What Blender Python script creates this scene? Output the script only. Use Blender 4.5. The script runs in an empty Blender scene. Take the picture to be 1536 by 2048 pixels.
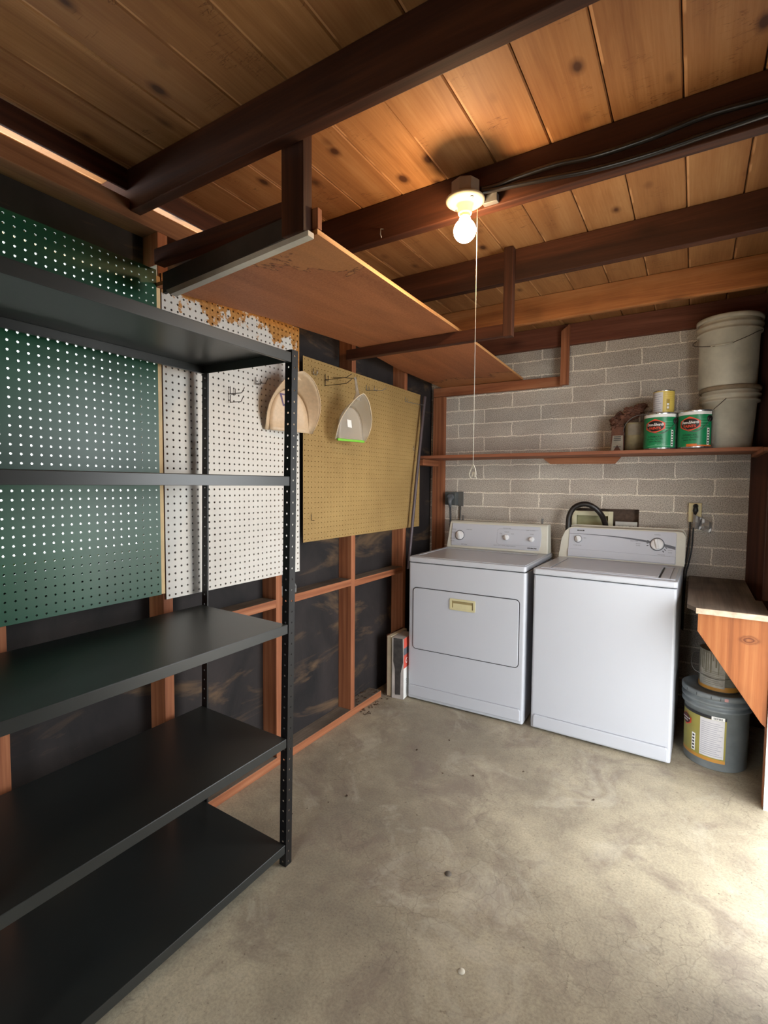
import bpy, math, random
from mathutils import Vector, Matrix, Euler
random.seed(7)
scene = bpy.context.scene
COL = scene.collection
PI = math.pi

# ------------------------------------------------------------ camera
cam_d = bpy.data.cameras.new('camera'); cam = bpy.data.objects.new('camera', cam_d); COL.objects.link(cam)
yaw, pitch, roll = 0.5555, -0.0548, 0.0075
F = Vector((-math.sin(yaw)*math.cos(pitch), math.cos(yaw)*math.cos(pitch), math.sin(pitch)))
Rt = Vector((math.cos(yaw), math.sin(yaw), 0)); Up = Rt.cross(F)
r2 = math.cos(roll)*Rt + math.sin(roll)*Up; u2 = -math.sin(roll)*Rt + math.cos(roll)*Up
m = Matrix.Identity(4)
for i in range(3):
    m[i][0] = r2[i]; m[i][1] = u2[i]; m[i][2] = -F[i]
m.translation = Vector((1.6649, -3.515, 1.3634))
cam.matrix_world = m
cam_d.sensor_fit = 'VERTICAL'; cam_d.sensor_height = 36; cam_d.lens = 998.4*36/2048
cam_d.clip_start = 0.02
scene.camera = cam

# ------------------------------------------------------------ world, light, exposure
scene.view_settings.view_transform = 'Standard'; scene.view_settings.look = 'None'
scene.view_settings.exposure = 0.14; scene.view_settings.gamma = 1; scene.view_settings.use_curve_mapping = False
w = bpy.data.worlds.new('world'); scene.world = w; w.use_nodes = True
wb = w.node_tree.nodes['Background']; wb.inputs[0].default_value = (0.93, 0.97, 1.0, 1); wb.inputs[1].default_value = 11.0
BULB = 165.0
def portal(name, loc, rot, sx, sy):
    l = bpy.data.lights.new(name, 'AREA'); l.shape = 'RECTANGLE'; l.size = sx; l.size_y = sy; l.energy = 1; l.cycles.is_portal = True
    o = bpy.data.objects.new(name, l); COL.objects.link(o); o.location = loc; o.rotation_euler = rot; o['kind'] = 'helper'
DY0, DY1, DZ = -1.90, -0.93, 2.04          # doorway in the right wall
WY0, WY1, WZ0, WZ1 = -3.62, -2.3875, 1.10, 2.145   # window behind the green pegboard
BK = -4.05                                  # wall behind the camera
BX0, BX1, BZ = 0.80, 1.35, 1.25            # unseen opening behind the camera, added and sized for fill light
portal('door_portal', (2.1, (DY0+DY1)/2, DZ/2), (0, PI/2, 0), DZ, DY1-DY0)
portal('window_portal', (-0.2, (WY0+WY1)/2, (WZ0+WZ1)/2), (0, -PI/2, 0), WZ1-WZ0, WY1-WY0)
portal('rear_portal', ((BX0+BX1)/2, BK-0.1, BZ/2), (-PI/2, 0, 0), BX1-BX0, BZ)
scene.cycles.max_bounces = 10; scene.cycles.diffuse_bounces = 7; scene.cycles.glossy_bounces = 5
scene.cycles.transmission_bounces = 8; scene.cycles.transparent_max_bounces = 12
scene.cycles.sample_clamp_indirect = 6.0
scene.cycles.use_denoising = True

# ------------------------------------------------------------ materials
def srgb(r, g, b):
    f = lambda c: (c/255/12.92) if c/255 <= .04045 else ((c/255+.055)/1.055)**2.4
    return (f(r), f(g), f(b), 1)
class N:
    def __init__(s, name):
        s.m = bpy.data.materials.new(name); s.m.use_nodes = True; s.t = s.m.node_tree
        s.b = s.t.nodes['Principled BSDF']
    def n(s, typ, **kw):
        x = s.t.nodes.new(typ)
        for k, v in kw.items(): setattr(x, k, v)
        return x
    def l(s, a, b): s.t.links.new(a, b)
    def val(s, sock, v):
        if hasattr(v, 'is_linked') or isinstance(v, bpy.types.NodeSocket): s.l(v, sock)
        else: sock.default_value = v
    def math(s, op, a, b=0.0, c=None):
        x = s.n('ShaderNodeMath', operation=op); s.val(x.inputs[0], a); s.val(x.inputs[1], b)
        if c is not None: s.val(x.inputs[2], c)
        return x.outputs[0]
    def mix(s, fac, a, b, bt='MIX'):
        x = s.n('ShaderNodeMix', data_type='RGBA', blend_type=bt)
        s.val(x.inputs[0], fac); s.val(x.inputs[6], a); s.val(x.inputs[7], b); return x.outputs[2]
    def ramp(s, fac, stops, interp='LINEAR'):
        x = s.n('ShaderNodeValToRGB'); x.color_ramp.interpolation = interp
        e = x.color_ramp.elements
        while len(e) < len(stops): e.new(0.5)
        for i, (p, c) in enumerate(stops):
            e[i].position = p; e[i].color = c if len(c) == 4 else (*c, 1)
        s.l(fac, x.inputs[0]); return x.outputs[0]
    def coord(s, scale=(1, 1, 1), rand=True, rot=(0, 0, 0), which='Object', loc=(0, 0, 0)):
        tc = s.n('ShaderNodeTexCoord'); v = tc.outputs[which]
        if rand:
            oi = s.n('ShaderNodeObjectInfo'); vm = s.n('ShaderNodeVectorMath', operation='SCALE')
            cx = s.n('ShaderNodeCombineXYZ'); s.l(oi.outputs['Random'], cx.inputs[0]); s.l(s.math('MULTIPLY', oi.outputs['Random'], 3.7), cx.inputs[1]); s.l(s.math('MULTIPLY', oi.outputs['Random'], 7.3), cx.inputs[2])
            s.l(cx.outputs[0], vm.inputs[0]); vm.inputs['Scale'].default_value = 9
            a = s.n('ShaderNodeVectorMath', operation='ADD'); s.l(v, a.inputs[0]); s.l(vm.outputs[0], a.inputs[1]); v = a.outputs[0]
        mp = s.n('ShaderNodeMapping'); s.l(v, mp.inputs[0]); mp.inputs['Scale'].default_value = scale; mp.inputs['Rotation'].default_value = rot; mp.inputs['Location'].default_value = loc
        return mp.outputs[0]
    def noise(s, vec, scale=5, detail=4, rough=.55, dist=0):
        x = s.n('ShaderNodeTexNoise'); s.l(vec, x.inputs['Vector']); x.inputs['Scale'].default_value = scale
        x.inputs['Detail'].default_value = detail; x.inputs['Roughness'].default_value = rough; x.inputs['Distortion'].default_value = dist
        return x.outputs[0]
    def bump(s, h, strength=.3, dist=.002):
        x = s.n('ShaderNodeBump'); x.inputs['Strength'].default_value = strength; x.inputs['Distance'].default_value = dist
        s.l(h, x.inputs['Height']); s.l(x.outputs[0], s.b.inputs['Normal'])
    def fin(s, col=None, rough=.6, metal=0, spec=.5):
        if col is not None: s.val(s.b.inputs['Base Color'], col)
        s.val(s.b.inputs['Roughness'], rough); s.b.inputs['Metallic'].default_value = metal
        s.b.inputs['Specular IOR Level'].default_value = spec
        return s.m
def plain(name, rgb, rough=.5, metal=0, spec=.5, grime=0.08, gs=14, bump=0):
    g = N(name); v = g.coord(); f = g.noise(v, gs, 5)
    c = g.mix(f, srgb(*[max(0, x*(1-grime*2)) for x in rgb]), srgb(*[min(255, x*(1+grime)) for x in rgb]))
    if bump: g.bump(g.noise(v, 300, 2), bump, .001)
    return g.fin(c, rough, metal, spec)
def wood(name, axis, dark, mid, light, knots=.5, rough=.65, stain=0.0, fine=1.0):
    g = N(name)
    sc = [9, 9, 9]; sc[axis] = .55
    v = g.coord(tuple(sc)); w1 = g.noise(v, 1.3, 6, .6, .7)
    s2 = [160, 160, 160]; s2[axis] = 4
    v2 = g.coord(tuple(s2)); w2 = g.noise(v2, 1, 3, .6)
    wv = g.n('ShaderNodeTexWave', wave_type='BANDS', bands_direction=['Y', 'Z', 'X'][axis]); g.l(v, wv.inputs[0])
    wv.inputs['Scale'].default_value = 1.1; wv.inputs['Distortion'].default_value = 7; wv.inputs['Detail'].default_value = 3; wv.inputs['Detail Scale'].default_value = .8
    k = g.math('ADD', g.math('MULTIPLY', w1, .74), g.math('MULTIPLY', wv.outputs[1], .09)); k = g.math('ADD', k, g.math('MULTIPLY', w2, .22*fine))
    c = g.ramp(k, [(.3, srgb(*dark)), (.52, srgb(*mid)), (.78, srgb(*light))])
    if knots:
        s3 = [6, 6, 6]; s3[axis] = 2.6
        vo = g.n('ShaderNodeTexVoronoi'); g.l(g.coord(tuple(s3)), vo.inputs[0]); vo.inputs['Scale'].default_value = 1
        kk = g.ramp(g.math('ADD', vo.outputs[0], g.math('MULTIPLY', w1, .12)), [(.10, (1, 1, 1)), (.2, (.35, .35, .35)), (.32, (0, 0, 0))])
        c = g.mix(g.math('MULTIPLY', kk, knots), c, srgb(*[x*.35 for x in dark]))
    if stain:
        st = g.ramp(g.noise(g.coord((1.2, 1.2, 1.2)), 2.2, 5, .6), [(.45, (0, 0, 0)), (.7, (1, 1, 1))])
        c = g.mix(g.math('MULTIPLY', st, stain), c, srgb(*[x*.55 for x in dark]))
    g.bump(w2, .25, .001)
    return g.fin(c, rough, 0, .3)
AX = 'xyz'
stud_m = [wood('framing_wood_'+a, i, (102, 56, 36), (152, 94, 62), (186, 128, 92), .5) for i, a in enumerate(AX)]
raft_m = [wood('rafter_wood_'+a, i, (38, 19, 11), (64, 34, 19), (98, 56, 34), .5) for i, a in enumerate(AX)]
raft_lit_m = wood('bulb_lit_rafter_wood', 0, (110, 60, 28), (176, 112, 62), (206, 146, 92), .9, stain=.25)  # rafter wood in lighter tones, bulb light put into the colour
dark_m = [wood('dark_wood_'+a, i, (48, 24, 15), (78, 42, 26), (104, 60, 38), .4) for i, a in enumerate(AX)]
header_m = wood('header_wood', 1, (70, 42, 26), (122, 82, 54), (156, 112, 78), .4)
gusset_m = wood('plywood_bracket_wood', 2, (104, 56, 28), (142, 84, 44), (166, 110, 66), .3, stain=.25)
def add_big_knot(m_, kx, kz, sx_, sz_):
    nt = m_.node_tree; b = nt.nodes['Principled BSDF']; src = b.inputs['Base Color'].links[0].from_socket
    g = N.__new__(N); g.m = m_; g.t = nt; g.b = b
    tc = g.n('ShaderNodeTexCoord'); sp = g.n('ShaderNodeSeparateXYZ'); g.l(tc.outputs['Object'], sp.inputs[0])
    dx = g.math('DIVIDE', g.math('SUBTRACT', sp.outputs[0], kx), sx_); dz = g.math('DIVIDE', g.math('SUBTRACT', sp.outputs[2], kz), sz_)
    d = g.math('SQRT', g.math('ADD', g.math('MULTIPLY', dx, dx), g.math('MULTIPLY', dz, dz)))
    d = g.math('ADD', d, g.math('MULTIPLY', g.noise(tc.outputs['Object'], 45, 4), .35))
    rg = g.ramp(d, [(.25, (.15, .15, .15)), (.5, (.95, .95, .95)), (.62, (.25, .25, .25)), (.74, (.6, .6, .6)), (.9, (.1, .1, .1)), (1.0, (0, 0, 0))])
    g.l(g.mix(rg, src, srgb(84, 40, 18)), b.inputs['Base Color'])
add_big_knot(gusset_m, .085, -.075, .055, .028)
shelfw_m = wood('shelf_board_wood', 0, (96, 56, 38), (148, 92, 66), (186, 132, 100), .3)
worn_m = wood('worn_grey_wood', 1, (66, 56, 48), (112, 100, 88), (146, 134, 120), .2, stain=.6)
plyedge_m = wood('plywood_edge_wood', 1, (150, 96, 52), (200, 146, 92), (222, 178, 126), .1)

def mat_planks():
    g = N('ceiling_plank_wood')
    tc = g.n('ShaderNodeTexCoord'); sx = g.n('ShaderNodeSeparateXYZ'); g.l(tc.outputs['Object'], sx.inputs[0])
    idx = g.math('FLOOR', g.math('DIVIDE', g.math('SUBTRACT', sx.outputs[0], .002), .1778))
    cb = g.n('ShaderNodeCombineXYZ'); g.l(g.math('MULTIPLY', idx, 3.17), cb.inputs[0]); g.l(g.math('MULTIPLY', idx, 5.31), cb.inputs[1]); 
    ad = g.n('ShaderNodeVectorMath', operation='ADD'); g.l(tc.outputs['Object'], ad.inputs[0]); g.l(cb.outputs[0], ad.inputs[1])
    def mp(s):
        x = g.n('ShaderNodeMapping'); g.l(ad.outputs[0], x.inputs[0]); x.inputs['Scale'].default_value = s; return x.outputs[0]
    v = mp((11, .8, 11)); w1 = g.noise(v, 1.2, 6, .6, .8)
    w2 = g.noise(mp((170, 5, 170)), 1, 3)
    k = g.math('ADD', g.math('MULTIPLY', w1, .72), g.math('MULTIPLY', w2, .26))
    c = g.ramp(k, [(.28, srgb(128, 84, 48)), (.5, srgb(168, 120, 74)), (.75, srgb(198, 154, 104))])
    wn = g.n('ShaderNodeTexWhiteNoise', noise_dimensions='1D'); g.l(idx, wn.inputs['W'])
    c = g.mix(g.math('MULTIPLY', wn.outputs[0], .45), c, srgb(126, 84, 52))
    big = g.ramp(g.noise(mp((2, 1.3, 2)), 2, 4), [(.42, (0, 0, 0)), (.75, (1, 1, 1))])
    c = g.mix(g.math('MULTIPLY', big, .45), c, srgb(132, 84, 46))
    vo = g.n('ShaderNodeTexVoronoi'); g.l(mp((7.5, 4.6, 1)), vo.inputs[0]); vo.inputs['Scale'].default_value = 1
    kk = g.ramp(g.math('ADD', vo.outputs[0], g.math('MULTIPLY', w1, .1)), [(.12, (1, 1, 1)), (.16, (.5, .5, .5)), (.24, (0, 0, 0))])
    c = g.mix(g.math('MULTIPLY', kk, .95), c, srgb(66, 36, 20))
    # small torn, darker cracks across the boards
    cr = g.noise(mp((5, 26, 5)), 1.1, 4, .6, 1.2); cr = g.math('ABSOLUTE', g.math('SUBTRACT', cr, .5))
    cm = g.ramp(cr, [(0.0, (1, 1, 1)), (.012, (0, 0, 0))]); gate = g.ramp(g.noise(mp((3, 2, 3)), 2.3, 2), [(.55, (0, 0, 0)), (.62, (1, 1, 1))])
    c = g.mix(g.math('MULTIPLY', g.math('MULTIPLY', cm, gate), .7), c, srgb(70, 38, 22))
    # resin / torn light strip beside some seams
    fr = g.math('FRACT', g.math('DIVIDE', g.math('SUBTRACT', sx.outputs[0], .002), .1778))
    ed = g.math('LESS_THAN', fr, .055)
    ed = g.math('MULTIPLY', ed, g.ramp(g.noise(mp((1, 2.2, 1)), 2, 2), [(.48, (0, 0, 0)), (.52, (1, 1, 1))]))
    c = g.mix(g.math('MULTIPLY', ed, .5), c, srgb(222, 170, 120))
    g.bump(w2, .25, .001)
    return g.fin(c, .6, 0, .3)
plank_m = mat_planks()
seam_m = plain('seam_shadow_wood', (52, 30, 18), .9)

def mat_block():
    g = N('slump_block')
    tc = g.n('ShaderNodeTexCoord'); sx = g.n('ShaderNodeSeparateXYZ'); g.l(tc.outputs['Object'], sx.inputs[0])
    nz = g.n('ShaderNodeTexNoise'); g.l(tc.outputs['Object'], nz.inputs['Vector']); nz.inputs['Scale'].default_value = 16; nz.inputs['Detail'].default_value = 5
    ns = g.n('ShaderNodeSeparateXYZ'); g.l(nz.outputs[1], ns.inputs[0])
    nz2 = g.noise(g.coord(rand=False), 110, 3)
    u = g.math('ADD', g.math('SUBTRACT', sx.outputs[0], .139+.2032-4.064), g.math('MULTIPLY', g.math('SUBTRACT', ns.outputs[0], .5), .020))
    v = g.math('ADD', g.math('SUBTRACT', sx.outputs[2], 1.9186-4.064), g.math('MULTIPLY', g.math('SUBTRACT', ns.outputs[1], .5), .016))
    v = g.math('ADD', v, g.math('MULTIPLY', g.math('SUBTRACT', nz2, .5), .004))
    cv = g.n('ShaderNodeCombineXYZ'); g.l(u, cv.inputs[0]); g.l(v, cv.inputs[1])
    br = g.n('ShaderNodeTexBrick'); g.l(cv.outputs[0], br.inputs['Vector']); br.offset = .5; br.offset_frequency = 2; br.squash = 1
    br.inputs['Color1'].default_value = srgb(196, 188, 176); br.inputs['Color2'].default_value = srgb(176, 168, 157); br.inputs['Mortar'].default_value = srgb(236, 228, 214)
    br.inputs['Scale'].default_value = 1; br.inputs['Mortar Size'].default_value = .0055; br.inputs['Mortar Smooth'].default_value = .25
    br.inputs['Bias'].default_value = 0; br.inputs['Brick Width'].default_value = .4064; br.inputs['Row Height'].default_value = .1016
    sp = g.noise(g.coord(rand=False), 190, 3, .7)
    c = g.mix(1.0, br.outputs[0], g.ramp(sp, [(.36, (.5, .48, .46)), (.47, (.95, .95, .95)), (.6, (1.4, 1.4, 1.4))]), 'MULTIPLY')
    bl = g.noise(g.coord((1, 1, 1.6), rand=False), 2.2, 4); c = g.mix(g.ramp(bl, [(.4, (0, 0, 0)), (.75, (.45, .45, .45))]), c, srgb(128, 108, 100))
    h = g.math('ADD', g.math('MULTIPLY', br.outputs[1], 1.0), g.math('MULTIPLY', sp, .5))
    g.bump(h, .8, .006)
    return g.fin(c, .95, 0, .15)
block_m = mat_block()

def mat_floor():
    g = N('concrete_floor'); v = g.coord(rand=False)
    a = g.noise(v, 1.6, 8, .62, .4); b = g.noise(v, 9, 6, .65); f = g.noise(v, 120, 3, .7)
    c = g.ramp(a, [(.32, srgb(152, 144, 126)), (.5, srgb(172, 163, 142)), (.68, srgb(190, 181, 158))])
    c = g.mix(g.ramp(b, [(.33, (.4, .4, .4)), (.6, (0, 0, 0))]), c, srgb(136, 126, 112))
    c = g.mix(.3, c, g.ramp(f, [(.3, (.12, .11, .1)), (.6, (.62, .6, .55))]), 'OVERLAY')
    # stains: darker along the left plate and around (0.9,-1.7)
    sx = g.n('ShaderNodeSeparateXYZ'); tc = g.n('ShaderNodeTexCoord'); g.l(tc.outputs['Object'], sx.inputs[0])
    d = g.math('SQRT', g.math('ADD', g.math('POWER', g.math('SUBTRACT', sx.outputs[0], .55), 2), g.math('POWER', g.math('MULTIPLY', g.math('SUBTRACT', sx.outputs[1], -1.5), .6), 2)))
    d = g.math('ADD', d, g.math('MULTIPLY', g.math('SUBTRACT', a, .5), 1.2))
    c = g.mix(g.ramp(d, [(.1, (.42, .42, .42)), (.75, (0, 0, 0))]), c, srgb(92, 84, 78))
    sp = g.noise(v, 34, 4, .6); c = g.mix(g.ramp(sp, [(.68, (0, 0, 0)), (.72, (.5, .5, .5))]), c, srgb(80, 66, 54))
    s9 = g.noise(v, 95, 2, .5); c = g.mix(g.ramp(s9, [(.70, (0, 0, 0)), (.73, (.7, .7, .7))]), c, srgb(86, 76, 64))
    m9 = g.noise(v, 4.2, 7, .7, .6); c = g.mix(g.ramp(m9, [(.50, (0, 0, 0)), (.64, (.5, .5, .5))]), c, srgb(116, 102, 94))
    l9 = g.noise(v, 3.1, 6, .7, 1.0); c = g.mix(g.ramp(l9, [(.55, (0, 0, 0)), (.7, (.4, .4, .4))]), c, srgb(204, 198, 180))
    # hairline cracks
    vo = g.n('ShaderNodeTexVoronoi', feature='DISTANCE_TO_EDGE'); mp = g.n('ShaderNodeVectorMath', operation='ADD'); g.l(v, mp.inputs[0])
    nn = g.n('ShaderNodeTexNoise'); g.l(v, nn.inputs['Vector']); nn.inputs['Scale'].default_value = 7; nn.inputs['Detail'].default_value = 5
    sc = g.n('ShaderNodeVectorMath', operation='SCALE'); g.l(nn.outputs[1], sc.inputs[0]); sc.inputs['Scale'].default_value = .12; g.l(sc.outputs[0], mp.inputs[1]); g.l(mp.outputs[0], vo.inputs['Vector']); vo.inputs['Scale'].default_value = 14
    gate = g.ramp(g.noise(v, 1.3, 3), [(.48, (0, 0, 0)), (.6, (1, 1, 1))])
    ck = g.ramp(vo.outputs[0], [(0, (1, 1, 1)), (.03, (0, 0, 0))])
    c = g.mix(g.math('MULTIPLY', g.math('MULTIPLY', ck, gate), .32), c, srgb(84, 76, 66))
    g.bump(g.math('ADD', f, g.math('MULTIPLY', b, .8)), .25, .002)
    return g.fin(c, g.ramp(a, [(.3, (.62, .62, .62)), (.7, (.42, .42, .42))]), 0, .4)
floor_m = mat_floor()

def mat_paper():
    g = N('black_building_paper'); v = g.coord((1, 1.6, 1), rand=False, rot=(.9, 0, 0))
    a = g.noise(v, 2.1, 5, .6, .5)
    v2 = g.coord((1, .9, 3.4), rand=False, rot=(-.75, 0, 0)); b = g.noise(v2, 1.9, 6, .62, .8)
    c = g.ramp(a, [(.3, srgb(26, 24, 25)), (.7, srgb(52, 46, 45))])
    c = g.mix(g.ramp(b, [(.54, (0, 0, 0)), (.74, (.8, .8, .8))]), c, srgb(120, 94, 66))
    g.bump(g.noise(v, 40, 4), .2, .002)
    return g.fin(c, .75, 0, .3)
paper_m = mat_paper()

def mat_peg_white():
    g = N('white_pegboard_paint'); tc = g.n('ShaderNodeTexCoord'); sx = g.n('ShaderNodeSeparateXYZ'); g.l(tc.outputs['Object'], sx.inputs[0])
    v = g.coord(rand=False)
    n = g.noise(v, 11, 8, .7); n2 = g.noise(v, 3, 3)
    h = g.math('ADD', g.math('MULTIPLY', g.math('SUBTRACT', sx.outputs[2], 1.095), 5.5), g.math('MULTIPLY', g.math('SUBTRACT', n, .5), 3.2))
    e = g.math('MULTIPLY', g.math('SUBTRACT', sx.outputs[1], .715), 26); e = g.math('MULTIPLY', e, g.math('GREATER_THAN', sx.outputs[2], .98))
    h = g.math('MAXIMUM', h, e)
    pm = g.ramp(h, [(.1, (0, 0, 0)), (.16, (1, 1, 1))])
    brown = g.ramp(g.noise(v, 60, 5, .7), [(.3, srgb(140, 88, 34)), (.7, srgb(206, 150, 80))])
    wh = g.mix(g.ramp(n2, [(.4, (0, 0, 0)), (.8, (.5, .5, .5))]), srgb(214, 211, 204), srgb(194, 187, 178))
    sm = g.noise(v, 90, 2); wh = g.mix(g.ramp(sm, [(.72, (0, 0, 0)), (.76, (.5, .5, .5))]), wh, srgb(120, 104, 90))
    return g.fin(g.mix(pm, wh, brown), .5, 0, .4)
white_peg = mat_peg_white()
green_peg = plain('green_pegboard_paint', (15, 80, 53), .36, 0, .45, .12, 3)
def mat_peg_tan():
    g = N('bare_hardboard'); v = g.coord(rand=False)
    c = g.ramp(g.noise(v, 3, 6, .65), [(.3, srgb(134, 106, 60)), (.7, srgb(170, 140, 86))])
    c = g.mix(.35, c, g.ramp(g.noise(v, 160, 3, .7), [(.3, srgb(120, 88, 42)), (.7, srgb(206, 176, 120))]))
    return g.fin(c, .62, 0, .35)
tan_peg = mat_peg_tan()
pegback_m = plain('pegboard_edge', (96, 120, 120), .6)
tanedge_m = plain('hardboard_edge', (70, 48, 26), .7)
def mat_overply():
    g = N('overhead_plywood_underside'); v = g.coord(rand=False)
    w1 = g.noise(g.coord((7, .7, 7), rand=False), 1.3, 6, .6, .8); f = g.noise(v, 150, 3, .7)
    c = g.ramp(w1, [(.3, srgb(132, 74, 44)), (.7, srgb(174, 106, 66))])
    c = g.mix(.3, c, g.ramp(f, [(.3, srgb(110, 60, 34)), (.7, srgb(204, 146, 104))]))
    tc = g.n('ShaderNodeTexCoord'); sx = g.n('ShaderNodeSeparateXYZ'); g.l(tc.outputs['Object'], sx.inputs[0])
    n = g.noise(v, 4.5, 6, .65, .6)
    # tide-mark water stains near both ends
    d1 = g.math('ADD', g.math('MULTIPLY', g.math('SUBTRACT', sx.outputs[1], -.05), -1.6), g.math('MULTIPLY', g.math('SUBTRACT', n, .5), 1.1))
    d0 = g.math('ADD', g.math('MULTIPLY', g.math('ADD', sx.outputs[1], 2.42), 3.0), g.math('MULTIPLY', g.math('SUBTRACT', n, .5), 2.0))
    d0 = g.math('ADD', d0, g.math('MULTIPLY', g.math('SUBTRACT', .62, sx.outputs[0]), 2.6))
    for d, p in ((d1, .32), (d0, .5)):
        ring = g.ramp(g.math('ABSOLUTE', g.math('SUBTRACT', d, p)), [(0, (1, 1, 1)), (.028, (0, 0, 0))])
        c = g.mix(g.math('MULTIPLY', ring, .85), c, srgb(50, 24, 14))
        ins = g.ramp(g.math('SUBTRACT', p, d), [(0, (0, 0, 0)), (.03, (1, 1, 1))])
        c = g.mix(g.math('MULTIPLY', ins, .35), c, srgb(190, 138, 84))
    return g.fin(c, .6, 0, .3)
overply_m = mat_overply()

def mat_appliance(name, base=(222, 223, 228), rough=.3):
    g = N(name); v = g.coord(); g.bump(g.noise(v, 420, 2), .12, .0006)
    c = g.mix(g.noise(v, 3, 3), srgb(*[x-6 for x in base]), srgb(*base)); return g.fin(c, rough, 0, .5)
enamel = mat_appliance('white_enamel', (190, 193, 200)); console_m = mat_appliance('console_face', (198, 201, 209), .45)
cream_m = plain('aged_cream_plastic', (214, 212, 198), .45, grime=.03)
cream2_m = plain('yellowed_handle_plastic', (204, 196, 154), .4, grime=.04)
knob_m = plain('white_knob_plastic', (232, 232, 232), .35, grime=.02)
grey_m = plain('grey_print', (96, 98, 106), .5); ink_m = plain('dark_print', (30, 30, 34), .5); greyline_m = plain('pale_grey_print', (160, 162, 172), .5)
seamdark_m = plain('appliance_seam', (50, 50, 54), .8)
shelf_m = plain('charcoal_shelf_steel', (38, 41, 40), .36, 0, .6, .12, 5)
post_m = plain('black_post_steel', (16, 15, 16), .4, 0, .4, .1)
wire_m = plain('bare_steel_wire', (70, 60, 54), .4, .7)
steel_m = plain('galvanised_steel', (132, 132, 130), .45, .7)
chrome_m = plain('bright_tin', (196, 198, 200), .25, .9)
pipe_m = plain('grey_pipe', (88, 78, 82), .45, .3)
black_m = plain('black_rubber', (22, 21, 22), .5)
hose_m = plain('black_hose', (34, 30, 28), .38, grime=.4, gs=40)
white_m = plain('white_porcelain', (160, 150, 128), .4, grime=.03)
pail_m = plain('off_white_pail', (208, 202, 184), .45, grime=.14, gs=9)
paillid_m = plain('dusty_pail_lid', (148, 132, 110), .6, grime=.25, gs=20)
gpail_m = plain('grey_pail', (122, 128, 130), .5, grime=.12)
green_can = plain('green_label', (20, 132, 82), .35, grime=.05)
red_m = plain('red_print', (224, 84, 56), .45, grime=.03); blk_m = plain('black_print', (24, 14, 14), .45)
wht_m = plain('white_print', (236, 236, 232), .45, grime=.02); orange_m = plain('orange_band', (214, 110, 44), .45)
yel_m = plain('yellow_label', (216, 190, 92), .4, grime=.05); gold_m = plain('olive_gold_label', (152, 142, 66), .45); amber_m = plain('amber_band', (190, 136, 58), .45)
lightlabel_m = plain('pale_label', (206, 204, 206), .5, grime=.03)
dust1_m = plain('beige_plastic', (206, 180, 148), .45, grime=.06, gs=60)
lime_m = plain('lime_rubber', (120, 196, 50), .5)
string_m = plain('white_string', (240, 232, 214), .7)
siding_m = plain('white_door_paint', (226, 224, 218), .5, grime=.02)
plaster_m = plain('pale_wall_board', (150, 130, 108), .8)
ground_m = plain('outside_paving', (200, 194, 182), .9, grime=.08)
grime_m = plain('grimy_cardboard', (62, 58, 56), .85, grime=.35, gs=30)
tape_m = plain('silvery_tape', (150, 146, 142), .25, .3)
paperbag_m = plain('brown_paper', (92, 58, 42), .85, grime=.35, gs=24)
bagwhite_m = plain('dusty_bag_label', (150, 140, 124), .85, grime=.2)
leaf_m = plain('dry_leaf', (70, 48, 30), .9, grime=.3)
def mat_clear():
    g = N('clear_plastic'); g.fin((.50, .46, .40, 1), .22, 0, .5); g.b.inputs['Alpha'].default_value = .45; return g.m
clear_m = mat_clear()
def mat_glass():
    g = N('window_glass'); t = g.t; out = t.nodes['Material Output']
    tr = g.n('ShaderNodeBsdfTransparent'); gl = g.n('ShaderNodeBsdfGlossy'); gl.inputs['Roughness'].default_value = .02
    fr = g.n('ShaderNodeFresnel'); mx = g.n('ShaderNodeMixShader'); g.l(fr.outputs[0], mx.inputs[0]); g.l(tr.outputs[0], mx.inputs[1]); g.l(gl.outputs[0], mx.inputs[2]); g.l(mx.outputs[0], out.inputs[0])
    return g.m
glass_m = mat_glass()
def mat_bulb():
    g = N('lit_bulb'); g.fin((1, .9, .7, 1), .3); g.b.inputs['Emission Color'].default_value = (1, .66, .36, 1); g.b.inputs['Emission Strength'].default_value = BULB; return g.m
bulb_m = mat_bulb()

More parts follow.
